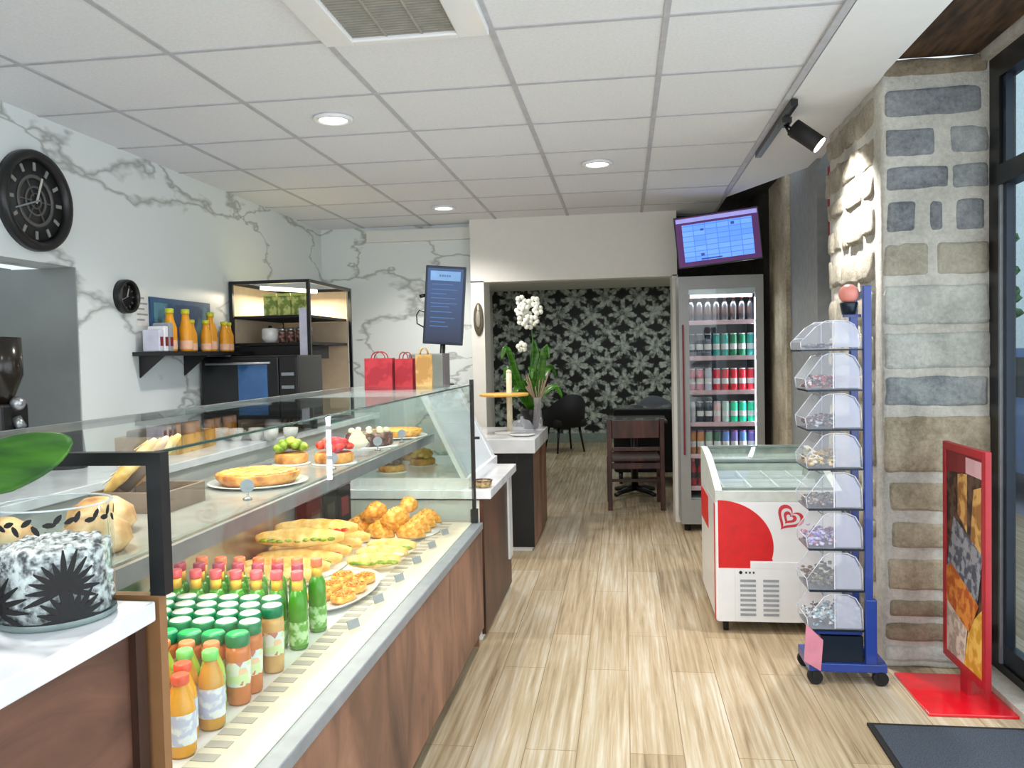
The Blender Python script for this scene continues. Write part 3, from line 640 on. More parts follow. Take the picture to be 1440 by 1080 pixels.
for k, (x, y) in enumerate(((-.915, 2.54), (-1.0, 2.55), (-.915, 2.652), (-1.0, 2.662), (-.918, 2.764), (-1.0, 2.774))):
    gratin('flat orange gratin pastry on oval plate, '+('nearest the bottles, aisle side', 'nearest the bottles, inner side', 'second from the bottles, aisle side', 'second from the bottles, inner side', 'furthest from the bottles, aisle side', 'furthest from the bottles, inner side')[k], (x, y, DZ+.0075), R(-4+3*(k % 3)))
for k, (x, y) in enumerate(((-.945, 2.97), (-.95, 3.09), (-.945, 3.21))):
    baguette('short golden filled roll between gratin plate and croissants, '+('first', 'second', 'third')[k], (x, y, DZ+.002), R(14-6*k), .2, .034, 'baguette', 'short filled rolls beside the case glass')
oval_tray('pastry_tray', 'long white tray of golden pastries at the far end of the case', (-1.075, 3.605, DZ), .235, .205, 0, 'plate', True)
def croissant(label, loc, rz, sc=1, name='croissant'):
    t = thing(name, label, 'pastry', loc, rz, 'golden croissants on the far tray')
    b = B(); pts = []; n = 15
    rings = []
    for i in range(n):
        u = i/(n-1)*2-1; an = u*1.15; p = Vector((.062*math.sin(an), .045*(1-math.cos(an))*1.0, 0))*sc
        rr = sc*(.030*(1-abs(u)**1.8)+.007)*(1+.10*math.cos(i*PI))
        tg = Vector((math.cos(an), math.sin(an), 0)); sd = Vector((-tg.y, tg.x, 0))
        rings.append([b.bm.verts.new(p+sd*rr*math.cos(2*PI*j/12)+Vector((0, 0, rr*.95*(1+math.sin(2*PI*j/12))))) for j in range(12)])
    for p, q in zip(rings, rings[1:]):
        for j in range(12): b._f([p[j], p[(j+1) % 12], q[(j+1) % 12], q[j]], True)
    b._f(rings[0][::-1], True); b._f(rings[-1], True)
    obj('dough', b, M['bun'], t)
    f = B()
    for i in (3, 5, 7, 9, 11):
        u = i/(n-1)*2-1; an = u*1.15; f.ball((.062*math.sin(an)*sc, .045*(1-math.cos(an))*sc, sc*(.056*(1-abs(u)**1.8)+.012)), .008*sc, (.5, 1.6, .4), 8, 5)
    obj('ridge', f, M['custard'], t)
    return t
cz = DZ+.006; random.seed(4)
proto = None; n = 0
POS = [(x, y) for y in (3.455, 3.558, 3.661, 3.764) for x in (-.93, -1.07, -1.20)]
for k, (x, y) in enumerate(POS):
    r_, c_ = divmod(k, 3)
    lab = f'golden croissant on far tray, {("nearest", "second", "third", "last")[r_]} row, {("aisle side", "middle", "inner side")[c_]}'
    loc = (x, y-.012, cz)
    if proto is None: proto = croissant(lab, loc, R(6), 1.02)
    else: dup(proto, loc, lab, R(random.uniform(-4, 8)))
for k, (x, y) in enumerate(((-.99, 3.44), (-1.12, 3.56), (-1.0, 3.68))):
    dup(proto, (x, y, cz+.066), f'golden croissant lying on top of the far tray pile, {("nearest", "middle", "furthest")[k]}', R(30+20*k))

# things on the glass shelf of the case
SZ = 1.0345
def tart(name, label, loc, r, crust, fill, lattice=False, plate=True):
    t = thing(name, label, 'tart', loc)
    if plate: obj('plate', B().lathe([(.0001, 0), (r*.95, 0), (r*1.22, .008), (r*1.22, .011), (r*.95, .004), (.0001, .004)], n=36, cap=False), M['plate'], t)
    obj('crust', B().lathe([(r*.86, .005), (r, .022), (r*1.03, .036), (r*.97, .038), (r*.92, .026), (.0001, .024)], n=36, cap=True), M[crust], t)
    b = B().lathe([(.0001, .024), (r*.92, .025), (r*.90, .031), (r*.4, .035), (.0001, .036)], n=32)
    if lattice:
        for k in range(-3, 4):
            h = math.sqrt(max(0, (r*.9)**2-(k*r*.25)**2)); b.box(-h, h, k*r*.25-.006, k*r*.25+.006, .034, .041); b.box(k*r*.25-.006, k*r*.25+.006, -h, h, .034, .0405)
    obj('filling', b, M[fill], t); return t
tart('apple_tart', 'large brown apple tart on white plate, nearest on the case shelf', (-1.075, 2.29, SZ), .118, 'tart', 'custard', True)
def fruit_cake(name, label, loc, fruit, r=.066):
    t = thing(name, label, 'cake', loc)
    obj('board', B().lathe([(.0001, 0), (r*1.15, 0), (r*1.15, .004), (.0001, .004)], n=28), M['plate'], t)
    obj('base', B().lathe([(r*.9, .004), (r, .012), (r, .034), (r*.9, .04)], n=24), M['tart'], t)
    f = B(); random.seed(hash(name) % 99 if False else len(name))
    for _ in range(34):
        an = random.uniform(0, 2*PI); q = math.sqrt(random.random())*r*.85; f.ball((q*math.cos(an), q*math.sin(an), .045+.035*(1-(q/r)**2)), random.uniform(.013, .02), (1, 1, .8), 8, 6, .1)
    obj('fruit', f, M[fruit], t); return t
fruit_cake('green_fruit_cake', 'small cake piled with green fruit between apple tart and red cake', (-1.158, 2.73, SZ), 'green_fruit', .058)
fruit_cake('strawberry_cake', 'bright red strawberry cake in the middle of the case shelf', (-1.005, 2.74, SZ), 'red_fruit', .068)
t = thing('cream_dessert', 'pale cream dessert beside the red strawberry cake', 'dessert', (-.99, 2.95, SZ))
obj('cup', B().lathe([(.03, 0), (.042, .005), (.046, .05), (.042, .05), (.0001, .045)], n=20), M['plastic'], t)
b = B()
for k, (z, r_) in enumerate(((.05, .04), (.066, .032), (.08, .022), (.092, .011))): b.ball((0, 0, z), r_, (1, 1, .6), 14, 8, .06)
obj('cream', b, M['cream'], t)
t = thing('chocolate_cake', 'round brown chocolate cake beyond the cream dessert', 'cake', (-1.05, 3.28, SZ))
obj('board', B().lathe([(.0001, 0), (.12, 0), (.12, .004), (.0001, .004)], n=32), M['plate'], t)
obj('sponge', B().lathe([(.09, .004), (.098, .01), (.098, .05), (.088, .058), (.0001, .058)], n=32), M['choc'], t)
b = B()
for k in range(10): b.ball((.075*math.cos(k*PI/5), .075*math.sin(k*PI/5), .064), .014, (1, 1, .8), 10, 6)
obj('rosette', b, M['cream'], t)
tart('custard_tart', 'flat yellow custard tart at the far end of the case shelf', (-1.03, 3.62, SZ), .115, 'bun', 'custard')
# loaves on the near end of the shelf
random.seed(9)
for k, (x, y, s_, lab) in enumerate(((-1.02, 1.46, .06, 'round brown loaf nearest the black end frame'), (-1.12, 1.62, .066, 'round brown loaf behind the nearest loaf'), (-1.20, 1.42, .06, 'round brown loaf at the back corner of the shelf'))):
    t = thing('round_loaf', lab, 'bread', (x, y, SZ), 0, 'round loaves on the case shelf')
    obj('crumb', B().lathe([(.0001, 0), (s_*.8, .002), (s_*1.05, s_*.35), (s_*.95, s_*.8), (s_*.5, s_*1.15), (.0001, s_*1.22)], n=24, sy=1.1), M['loaf'], t)
    b = B()
    for q in (-1, 0, 1): b.ball((q*s_*.4, 0, s_*1.13-abs(q)*s_*.16), s_*.12, (.6, 4, .4), 8, 6)
    obj('score', b, M['cream'], t)
t = thing('bread_bin', 'low brown bread bin holding leaning baguettes on the case shelf', 'bread bin', (-1.2, 1.93, SZ))
b = B().box(-.10, .10, -.095, .095, 0, .010); b.box(-.10, .10, -.095, -.087, .010, .05); b.box(-.10, .10, .087, .095, .010, .05); b.box(-.10, -.092, -.087, .087, .010, .05); b.box(.092, .10, -.087, .087, .010, .05)
obj('bin', b, M['kraft'], t)
for k in range(3):
    t = baguette('plain baguette leaning in the brown bread bin, '+('nearest the camera', 'middle of three', 'furthest from the camera')[k], (-1.20, 1.872+.055*k, SZ+.098), R(0), .19, .019, 'loaf' if k == 1 else 'baguette', 'baguettes in the bread bin', False, R(-44))
    if k == 1: obj('paper_sleeve', B().cyl((-.08, 0, .016), (.045, 0, .016), .023, .0245, 16, False), M['kraft'], t, solid=.001)
# little round price holders
for k, (x, y) in enumerate(((-.985, 2.03), (-.96, 2.60), (-.965, 3.12), (-.95, 3.42))):
    t = thing('price_holder', 'small round steel price holder on the shelf, '+('before the apple tart', 'before the red cake', 'before the chocolate cake', 'before the custard tart')[k], 'price tag', (x, y, SZ), R(25), 'price holders on the case shelf')
    obj('foot', B().lathe([(.012, 0), (.012, .004), (.003, .006), (.003, .018)], n=14), M['steel'], t)
    obj('disc', B().cyl((0, -.002, .036), (0, .002, .036), .018, n=20), M['ticket'], t)
# price tickets on the inner ledge
for k in range(6):
    y = 2.3+.25*k
    o = obj('price_ticket', B().box(-.022, .022, -.001, .001, 0, .026, rot=(R(-20), 0, 0)), M['ticket']); o.location = (-.80, y, DK+.006); o.rotation_euler = (0, 0, R(62))
    tag(o, f'small white price ticket on the case ledge, {ORD[k]} from the bottles', 'price tag', 'price tickets along the case ledge')
# dark food boxes under the shelf at the back
for k in range(3):
    t = thing('food_box', 'black lidded food box under the shelf, '+('nearest the baguettes', 'middle of three', 'furthest from the baguettes')[k], 'box', (-1.371, 3.41+.19*k, DZ), 0, 'black food boxes at the back of the case')
    obj('base', B().box(-.028, .028, -.088, .088, 0, .18, bev=.006), M['matte'], t)
    obj('lid', B().box(-.030, .030, -.090, .090, .1805, .20, bev=.005), plain('smoke_lid', (44, 46, 50), .2) if k == 0 else bpy.data.materials['smoke_lid'], t)
    obj('box_label', B().box(.0282, .029, -.05, .05, .04, .13), M['dark_red'] if k == 2 else M['oven'], t)

# ------------------------------------------------------------------ second counter with the sloping glass cake case
t = thing('cake_case', 'low walnut counter with white top and sloping glass cake case beyond the pastry case', 'display case', (-.69, 3.93, 0))
obj('front_panel', B().box(-.02, .0, 0, .93, .03, .70), M['dark_walnut'], t)
obj('body', B().box(-.95, -.021, 0.005, .925, .0, .69), M['white'], t)
obj('worktop', B().box(-.97, .04, -.02, .94, .70, .745, bev=.004), M['top'], t)
b = B().prism([(-.10, 0, .80), (-.30, 0, 1.205), (-.90, 0, 1.205), (-.90, 0, .80)], (0, .006, 0)); obj('end_glass', b, M['glass'], t)
b = B().prism([(-.10, .9, .80), (-.30, .9, 1.205), (-.90, .9, 1.205), (-.90, .9, .80)], (0, .006, 0)); obj('end_glass', b, M['glass'], t)
b = B().prism([(-.085, 0, .79), (-.291, 0, 1.205), (-.297, 0, 1.205), (-.091, 0, .79)], (0, .906, 0)); obj('sloping_glass', b, M['painted_sheen'], t)
b = B()
for y, dy in ((-.004, .07), (.84, .07)): b.prism([(-.08, y, .79), (-.286, y, 1.21), (-.306, y, 1.21), (-.105, y, .79)], (0, dy, 0))  # frame strips broadened to extend the pane's painted white reflection
b.box(-.305, -.283, .066, .84, 1.196, 1.215); b.box(-.105, -.075, .018, .888, .745, .789)
obj('glass_frame', b, M['white_gloss'], t)
obj('plinth', B().box(-.93, -.07, .0, .906, .7455, .80), M['white_gloss'], t)
obj('top_panel', B().box(-.92, -.30, -.004, .91, 1.2055, 1.225), M['white_gloss'], t)
obj('side_screen', B().box(.0005, .012, .80, .92, .20, .70), M['top'], t)
for k, (x, y, nm, fr) in enumerate(((-.52, .22, 'brown', 'choc'), (-.42, .48, 'golden', 'custard'), (-.55, .70, 'red', 'red_fruit'))):
    q = fruit_cake('small_cake', f'{nm} topped cake inside the sloping glass cake case', (-.69+x, 3.93+y, .8005), fr, .07)
t = thing('serving_dish', 'round brown rimmed dish on the white counter beyond the case end', 'dish', (-.80, 4.02, .746))
obj('bowl', B().lathe([(.0001, 0), (.035, 0), (.042, .012), (.044, .03), (.039, .03), (.036, .012), (.0001, .01)], n=28, cap=False), M['basket'], t)
obj('rim', B().lathe([(.043, .0305), (.047, .031), (.047, .037), (.040, .037), (.043, .0305)], n=28, cap=False), M['choc'], t)
t.location = (-.735, 4.0, .7455); t.location.x = -.702
# gift bags and till box on the cake case
def bag(label, loc, w_, d_, h, m, rz=0, group='paper bags on the cake case'):
    t = thing('paper_bag', label, 'paper bag', loc, rz, group)
    b = B().prism([(-w_/2, -d_/2, 0), (w_/2, -d_/2, 0), (w_/2, d_/2, 0), (-w_/2, d_/2, 0)], (0, 0, .002))
    for p in (((-w_/2, -d_/2), (w_/2, -d_/2)), ((w_/2, -d_/2), (w_/2, d_/2)), ((w_/2, d_/2), (-w_/2, d_/2)), ((-w_/2, d_/2), (-w_/2, -d_/2))):
        (xa, ya), (xb, yb) = p; b.quad((xa, ya, 0), (xb, yb, 0), (xb, yb*.75, h), (xa, ya*.75, h))
    obj('sack', b, M[m], t)
    for s in (-1, 1):
        pts = [(w_*.25*math.cos(PI*k/8), s*d_*.375, h+.035*math.sin(PI*k/8)) for k in range(9)]; obj('handle', B().tube(pts, .003, 6), M[m], t)
    return t
ZT = 1.2255
bag('wide red paper gift bag on the cake case', (-1.30, 4.28, ZT), .15, .09, .17, 'bag_red', R(3))
bag('narrow red paper gift bag between wide red bag and gold bag', (-1.163, 4.30, ZT), .10, .08, .165, 'bag_red', R(-4))
bag('gold brown paper bag beside the red bags', (-1.056, 4.28, ZT), .085, .07, .185, 'gold_paper', R(8))
t = thing('card_terminal', 'grey till box with dark side beside the gold paper bag', 'till', (-1.14, 4.52, ZT), R(-4))
obj('case', B().box(-.05, .15, -.05, .05, 0, .19, bev=.006), plain('grey_till', (128, 136, 130), .5), t)
obj('screen', B().box(-.035, .085, -.053, -.0505, .05, .17), plain('pale_grey_screen', (150, 160, 152), .3), t)
obj('side_cover', B().box(.1505, .16, -.05, .05, 0, .19), plain('taupe_cover', (96, 90, 92), .6), t)
t = thing('candle_jar', 'small dark red jar near the sloping glass', 'jar', (-1.025, 4.60, ZT))
obj('jar', B().lathe([(.0001, 0), (.028, 0), (.03, .01), (.03, .07), (.024, .085)], n=20), M['dark_red'], t)
obj('lid', B().lathe([(.026, .084), (.027, .088), (.027, .10), (.0001, .102)], n=20), M['dark_red'], t)
t = thing('menu_screen', 'tall blue lit menu screen on a stand above the red bags', 'screen', (-1.08, 4.78, ZT+.009))
h = B().box(-.118, .118, -.02, .012, .235, .695, bev=.004); obj('housing', h, M['dark_blue'], t)
m_, nt, b_ = newmat('blue_screen'); g = obco(nt, (1, 1, 1)); sp_ = nt.nodes.new('ShaderNodeSeparateXYZ'); nt.links.new(g, sp_.inputs[0])
mr = nd(nt, 'ShaderNodeMapRange'); mr.inputs['From Min'].default_value = .25; mr.inputs['From Max'].default_value = .69; nt.links.new(sp_.outputs['Z'], mr.inputs[0])
c = ramp(nt, mr.outputs[0], [(0, lin((10, 20, 48))), (1, lin((26, 62, 112)))]); nt.links.new(c, b_.inputs['Base Color']); nt.links.new(c, b_.inputs['Emission Color']); b_.inputs['Emission Strength'].default_value = .35; b_.inputs['Roughness'].default_value = .3
s_ = obj('display', B().box(-.104, .104, -.0215, -.0202, .252, .68), m_, t)
b = B().box(-.088, .088, -.0228, -.0216, .61, .665); obj('header_band', b, plain('pale_blue_header', (110, 150, 196), .4, emit=.3), t)
b = B()
random.seed(6)
for (z, wd) in ((.585, .07), (.555, .085), (.53, .05), (.505, .08), (.475, .085), (.455, .06), (.425, .07), (.39, .08), (.365, .05), (.34, .06)): b.box(-.08, -.08+2*wd*.9, -.0226, -.0216, z, z+.005)
for k in range(5): b.box(-.035+.014*k, -.026+.014*k, -.0236, -.0226, .632, .644)
obj('text_line', b, plain('screen_text', (60, 98, 150), .4, emit=.25), t)
obj('stand', B().cyl((0, 0, .006), (0, 0, .25), .016).lathe([(.0001, 0), (.08, 0), (.08, .006), (.0001, .006)], n=28), M['black'], t)
obj('cable', B().tube([(-.118, 0, .42), (-.15, .01, .43), (-.165, .01, .40), (-.16, .01, .35), (-.12, .02, .33)], .004), M['black'], t)
obj('plug', B().tube([(-.119, 0, .52), (-.15, 0, .51)], .011), M['black'], t)
t.rotation_euler = (R(3), R(4.5), R(6))

# third counter in front of the back opening
t = thing('end_counter', 'walnut counter with white top and black end panel before the back opening', 'counter', (-.648, 5.75, 0))
obj('front_panel', B().box(-.02, 0, .012, .98, .03, .70), M['walnut_v'], t)
obj('end_panel', B().box(-.55, 0, -.0, .011, .03, .70), M['matte'], t)
obj('body', B().box(-.55, -.021, .012, .975, 0, .69), M['white'], t)
obj('worktop', B().box(-.56, .018, -.02, .99, .701, .80, bev=.004), M['top'], t)
CT = .8005
t = thing('cake_stand', 'tiered cake stand with golden board on pale pole', 'cake stand', (-.90, 6.2, CT))
obj('pole', B().cyl((0.03, 0, .012), (.03, 0, .46), .022, n=14).ball((.03, 0, .465), .022), plain('cream_pole', (230, 218, 186), .4), t)
obj('foot', B().lathe([(.0001, 0), (.12, 0), (.12, .012), (.0001, .014)], c=(.03, 0, 0), n=28), M['white_gloss'], t)
obj('board', B().lathe([(.0001, .285), (.185, .285), (.19, .295), (.185, .305), (.0001, .305)], c=(-.01, 0, 0), n=32), plain('golden_board', (232, 178, 88), .5), t)
t = thing('orchid', 'white flowering orchid in dark pot on the end counter', 'plant', (-.75, 6.58, CT))
obj('pot', B().lathe([(.0001, 0), (.06, 0), (.085, .15), (.08, .16), (.07, .15), (.0001, .145)], n=24), M['black'], t)
obj('stem', B().tube([(0, 0, .14), (.02, 0, .4), (.03, 0, .7), (.01, 0, .9), (-.04, 0, 1.02)], .006), M['leaf'], t)
random.seed(2)
for k in range(9):
    an = 2*PI*k/9; l_ = random.uniform(.16, .26)
    obj('leaf', blade([(0, 0, .14), (math.cos(an)*l_*.4, math.sin(an)*l_*.4, .28+.1*(k % 2)), (math.cos(an)*l_*.8, math.sin(an)*l_*.8, .33+.16*(k % 3)), (math.cos(an)*l_, math.sin(an)*l_, .24+.16*(k % 3))], .03), M['leaf'], t, solid=.002)
obj('leaf', blade([(.02, 0, .45), (.05, 0, .6), (.03, 0, .72)], .03), M['leaf'], t, solid=.002)
for k, (x, z) in enumerate(((-.06, 1.03), (-.01, 1.0), (.05, 1.02), (-.07, .95), (-.02, .92), (-.05, .87), (.04, .87), (.075, .95), (-.06, .66), (.0, .84))):
    f = B()
    for q in range(5): f.ball((x+.026*math.cos(q*2*PI/5+k), -.02+random.uniform(-.02, .02), z+.026*math.sin(q*2*PI/5+k)), .022, (1, .4, 1), 8, 6)
    obj('flower', f, M['petal'], t)
t = thing('glass_dish', 'clear glass dome dish on the end counter near the orchid', 'dish', (-.75, 5.98, CT))
obj('base', B().lathe([(.0001, 0), (.06, 0), (.095, .012), (.095, .018), (.0001, .014)], n=28), M['plate'], t)
obj('dome', B().lathe([(.088, .019), (.086, .07), (.06, .11), (.015, .125), (.012, .145)], n=28), M['plastic'], t)
t = thing('flower_vase', 'pale glass vase of dry brown twigs behind the glass dish', 'vase', (-.672, 6.36, CT))
obj('glass', B().lathe([(.0001, 0), (.03, 0), (.04, .06), (.026, .2), (.035, .26)], n=20), M['plastic'], t)
b = B()
for k in range(14):
    an = random.uniform(0, 6.28); b.tube([(0, 0, .03), (.02*math.cos(an), .02*math.sin(an), .24), (.09*math.cos(an), .06*math.sin(an), random.uniform(.34, .48))], .004, 5)
obj('twigs', b, M['kraft'], t)

# ------------------------------------------------------------------ things along the marble wall
t = thing('back_counter', 'white topped service counter along the marble wall', 'counter', (-2.62, 1.6, 0))
obj('body', B().box(0, .56, 0, 5.0, 0, .90), M['white'], t)
obj('worktop', B().box(0, .60, -.02, 5.02, .901, .94, bev=.004), M['top'], t)
WT = .9405
t = thing('coffee_grinder', 'black coffee grinder in front of the grey recess', 'coffee grinder', (-2.56+.0, 3.10, WT))
b = B().box(-.05, .05, -.08, .08, .10, .30, bev=.012); b.box(-.055, .07, -.09, .09, 0, .10, bev=.01); obj('body', b, M['black'], t)
obj('hopper', B().lathe([(.03, .30), (.04, .33), (.075, .42), (.07, .575), (.0001, .58)], n=20), plain('smoked_hopper', (34, 28, 22), .2), t)
obj('steel_spout', B().ball((.06, 0, .30), .03).cyl((.05, 0, .24), (.075, 0, .20), .02), M['steel'], t)
t = thing('knock_box', 'black knock box beside the coffee grinder', 'box', (-2.44, 3.32, WT))
obj('bin', B().lathe([(.0001, 0), (.075, 0), (.06, .16), (.055, .17), (.0001, .165)], n=20), M['matte'], t)
obj('bar', B().cyl((-.055, 0, .18), (.055, 0, .18), .012), M['rubber'], t)
# black oven under the wall shelf
t = thing('oven', 'black countertop oven with blue reflection painted on its door below the wall shelf', 'oven', (-2.30, 4.92, WT))
obj('housing', B().box(-.31, .32, -.10, .30, .07, .485, bev=.006), M['oven'], t)
obj('door', B().box(-.30, .20, -.125, -.101, .10, .47, bev=.004), M['oven'], t)
obj('door_glass', B().box(-.06, .13, -.128, -.1255, .12, .43), M['oven_reflection'], t)
obj('handle', B().cyl((-.26, -.15, .44), (.16, -.15, .44), .008).cyl((-.25, -.15, .44), (-.25, -.12, .44), .006).cyl((.15, -.15, .44), (.15, -.12, .44), .006), M['steel'], t)
b = B().box(.205, .315, -.125, -.101, .10, .47, bev=.004); b.mat(1)
for k in range(3): b.box(.22, .30, -.128, -.1255, .2+.08*k, .22+.08*k)
obj('control_panel', b, [M['matte'], M['grey']], t)
b = B()
for x in (-.26, .27):
    for y in (-.06, .26): b.cyl((x, y, 0), (x, y, .07), .02)
obj('feet', b, M['rubber'], t)
for k in range(6):
    t = thing('coffee_cup', f'white cup on the service counter before the oven, {ORD[k]} from the marble wall', 'cup', (-2.42+.105*k, 4.44+.03*(k % 2), WT), R(30*k), 'white cups before the oven')
    obj('bowl', B().lathe([(.0001, 0), (.026, 0), (.04, .03), (.042, .07), (.038, .07), (.036, .03), (.0001, .01)], n=20, cap=False), M['plate'], t)
    obj('handle', B().tube([(.04*1, 0, .055), (.062, 0, .05), (.06, 0, .03), (.038, 0, .022)], .005, 6), M['plate'], t)
t = thing('cardboard_tray', 'low beige cardboard tray on the service counter near the recess', 'tray', (-2.36, 3.98, WT), R(4))
b = B().box(-.16, .16, -.22, .22, 0, .008); b.box(-.16, -.152, -.22, .22, .008, .09); b.box(.152, .16, -.22, .22, .008, .09); b.box(-.152, .152, -.22, -.212, .008, .09); b.box(-.152, .152, .212, .22, .008, .09)
obj('tray', b, M['gold_paper'], t)
b = B()
for k in range(3): b.box(-.12+.08*k, -.06+.08*k, -.19, .19, .01, .12+.01*k, bev=.01)
obj('paper_pile', b, M['kraft'], t)
# black wall shelf with pineapple juice and packets
t = thing('wall_shelf', 'black wall shelf on the marble wall above the oven', 'shelf', (-2.629, 4.12, 1.435))
obj('board', B().box(0, .2, 0, 1.06, 0, .022), M['black'], t)
for y in (.06, .52): obj('bracket', B().prism([(0, y, 0), (.15, y, 0), (0, y, -.12)], (0, .012, 0)), M['black'], t)
SH = 1.4575
t = thing('poster', 'dark blue picture panel on the marble wall behind the juice bottles', 'poster', (-2.629, 4.62, SH))
obj('panel', B().box(0, .012, -.33, .34, .0, .31), plain('poster_blue', (40, 84, 128), .5), t)
obj('print', B().box(.0125, .0135, -.30, .31, .03, .28), two('poster_print', (36, 74, 116), (84, 140, 160), 6), t)
for k in range(7):
    big = k % 3 == 1
    t = thing('juice_carafe', f'yellow juice bottle on the wall shelf, {ORD[k]} from the recess', 'bottle', (-2.535+.03*(k % 2), 4.34+.115*k, SH), 0, 'yellow juice bottles on the wall shelf')
    h, r = (.245, .038) if big or k == 0 else (.19, .033)
    obj('body', B().lathe([(r*.9, 0), (r, .01), (r, h*.55), (r*.6, h*.75), (r*.5, h*.9)], n=16), tint('pineapple_juice', (236, 160, 36), .3), t)
    obj('label_band', B().lathe([(r*1.02, h*.06), (r*1.02, h*.26)], n=16, cap=False), tint('peach_label', (240, 190, 160), .5), t)
    obj('cap', B().lathe([(r*.56, h*.88), (r*.62, h*.9), (r*.62, h*.99), (r*.4, h)], n=16), tint('yellow_green_cap', (206, 206, 50), .4), t)
for k in range(3):
    t = thing('packet', f'small pale packet on the recess end of the wall shelf, {ORD[k]} from the recess', 'packet', (-2.53, 4.16+.05*k, SH), 0, 'pale packets on the wall shelf')
    obj('pack', B().box(-.05, .05, -.02, .02, 0, .12+.02*k, bev=.006), (M['lilac'], M['white_gloss'], M['ticket'])[k], t)
    obj('front_label', B().box(.0505, .0515, -.014, .014, .03, .08), M['dark_red'], t)
t = thing('notice', 'white printed notice taped to the marble wall by the shelf', 'notice', (-2.629, 4.225, 1.60))
obj('paper', B().box(0, .002, -.06, .06, 0, .20), M['plate'], t)
b = B()
for k in range(5): b.box(.0022, .003, -.05, .05 if k % 2 else .02, .03+.03*k, .04+.03*k)
obj('text_line', b, M['ticket'], t)
# black framed lit cabinet
t = thing('lit_cabinet', 'black framed display cabinet with warm lit back and dark shelves', 'cabinet', (-2.62, 5.23, WT))
W_, D_, H_ = .56, .85, .99
b = B()
for x in (0, W_-.02):
    for y in (0, D_-.02): b.box(x, x+.022, y, y+.022, 0, H_)
for z in (0, H_-.022):
    b.box(.022, W_-.02, 0, .022, z, z+.022); b.box(.022, W_-.02, D_-.02, D_, z, z+.022)
    b.box(0, .022, .022, D_-.02, z, z+.022); b.box(W_-.02, W_+.002, .022, D_-.02, z, z+.022)
obj('frame', b, M['black'], t)
b = B().box(.004, .012, .022, D_-.02, .022, H_-.022); b.box(.022, W_-.03, D_-.016, D_-.006, .022, H_-.022)
obj('back_panel', b, M['warm'], t)
obj('side_panel', B().box(W_-.075, W_-.022, .004, .016, .0225, .80), M['lilac'], t)
obj('lamp_tube', B().cyl((.20, .05, H_-.045), (W_-.06, .30, H_-.06), .014), M['tube'], t)
obj('shelf', B().box(.012, W_-.03, .03, D_-.03, .74, .757), M['matte'], t)
obj('shelf', B().box(.012, W_-.03, .03, D_-.03, .555, .575), M['matte'], t)
obj('top_box', B().box(.012, W_-.06, .03, .5, .46, .55), M['matte'], t)
def onshelf(name, label, cat, dx, dy, z, f, group=None):
    q = thing(name, label, cat, (-2.62+dx, 5.23+dy, WT+z), 0, group); f(q); return q
for k in range(3):
    def f(q):
        obj('box', B().box(-.045, .045, -.045, .045, 0, .13, bev=.006), two('green_carton', (120, 140, 60), (196, 200, 120), 20) if k == 0 else bpy.data.materials['green_carton'], q)
        obj('lid', B().box(-.046, .046, -.046, .046, .1305, .148), tint('lime_lid', (196, 204, 110), .5), q)
    onshelf('tea_box', f'green tea box on the top shelf of the lit cabinet, {ORD[k]} from the wall', 'box', .25+.1*k, .12, .7575, f, 'green boxes in the lit cabinet')
def f(q):
    obj('pot', B().lathe([(.0001, 0), (.04, 0), (.058, .03), (.058, .09), (.052, .10), (.0001, .09)], n=20), M['plate'], q)
    obj('knob', B().ball((0, 0, .105), .014), M['black'], q)
onshelf('teapot', 'white round pot on the middle shelf of the lit cabinet', 'teapot', .22, .14, .5755, f)
for k in range(4):
    def f(q):
        obj('jar', B().lathe([(.0001, 0), (.026, 0), (.028, .07), (.022, .08)], n=16), M['choc'], q)
        obj('lid', B().lathe([(.024, .08), (.025, .082), (.025, .098), (.0001, .1)], n=16), M['steel'], q)
    onshelf('jam_jar', f'small dark jar on the middle shelf of the lit cabinet, {ORD[k]} from the white pot', 'jar', .315+.062*k, .12, .5755, f, 'dark jars in the lit cabinet')

# ------------------------------------------------------------------ drinks fridge
FX0, FX1, FY, FH = .425, 1.055, 6.43, 1.97
t = thing('drinks_fridge', 'tall glass fronted drinks fridge full of cans below the television', 'fridge', (FX0, FY, 0))
w_ = FX1-FX0
b = B().box(0, .04, .03, .62, .06, FH); b.box(w_-.04, w_, .03, .62, .06, FH); b.box(.04, w_-.04, .58, .62, .06, FH); b.box(.04, w_-.04, .03, .58, FH-.14, FH); b.box(.04, w_-.04, .03, .58, .06, .26)
obj('cabinet', b, plain('fridge_grey', (176, 178, 182), .35, .3), t)
obj('side_panel', B().box(w_+.0005, w_+.006, .03, .62, .06, FH), M['matte'], t)
obj('liner', B().box(.041, .046, .04, .575, .262, FH-.142).box(w_-.046, w_-.041, .04, .575, .262, FH-.142).box(.05, w_-.05, .574, .579, .262, FH-.142), plain('fridge_liner', (120, 124, 134), .5), t)
b = B().box(.0, .075, -.002, .028, .06, FH-.004); b.box(w_-.06, w_, -.002, .028, .06, FH-.004); b.box(.075, w_-.06, -.002, .028, FH-.10, FH-.004); b.box(.075, w_-.06, -.002, .028, .06, .25)
dr = obj('door', b, plain('fridge_door_grey', (150, 151, 150), .4, .2, var=.02), t)
obj('pane', B().box(.076, w_-.061, .010, .014, .251, FH-.101), M['glass'], dr)
obj('handle', B().box(.022, .034, -.024, -.003, .6, 1.6), M['dark_red'], dr)
obj('header_light', B().box(.09, w_-.075, .04, .07, FH-.165, FH-.142), plain('fridge_lamp', (225, 235, 245), .4, emit=1.6), t)
obj('side_light', B().box(w_-.062, w_-.05, .035, .05, .3, FH-.17), plain('fridge_side_lamp', (205, 222, 250), .4, emit=1.0), t)
b = B()
for x in (.05, w_-.05):
    for y in (.07, .55): b.cyl((x, y, 0), (x, y, .06), .025)
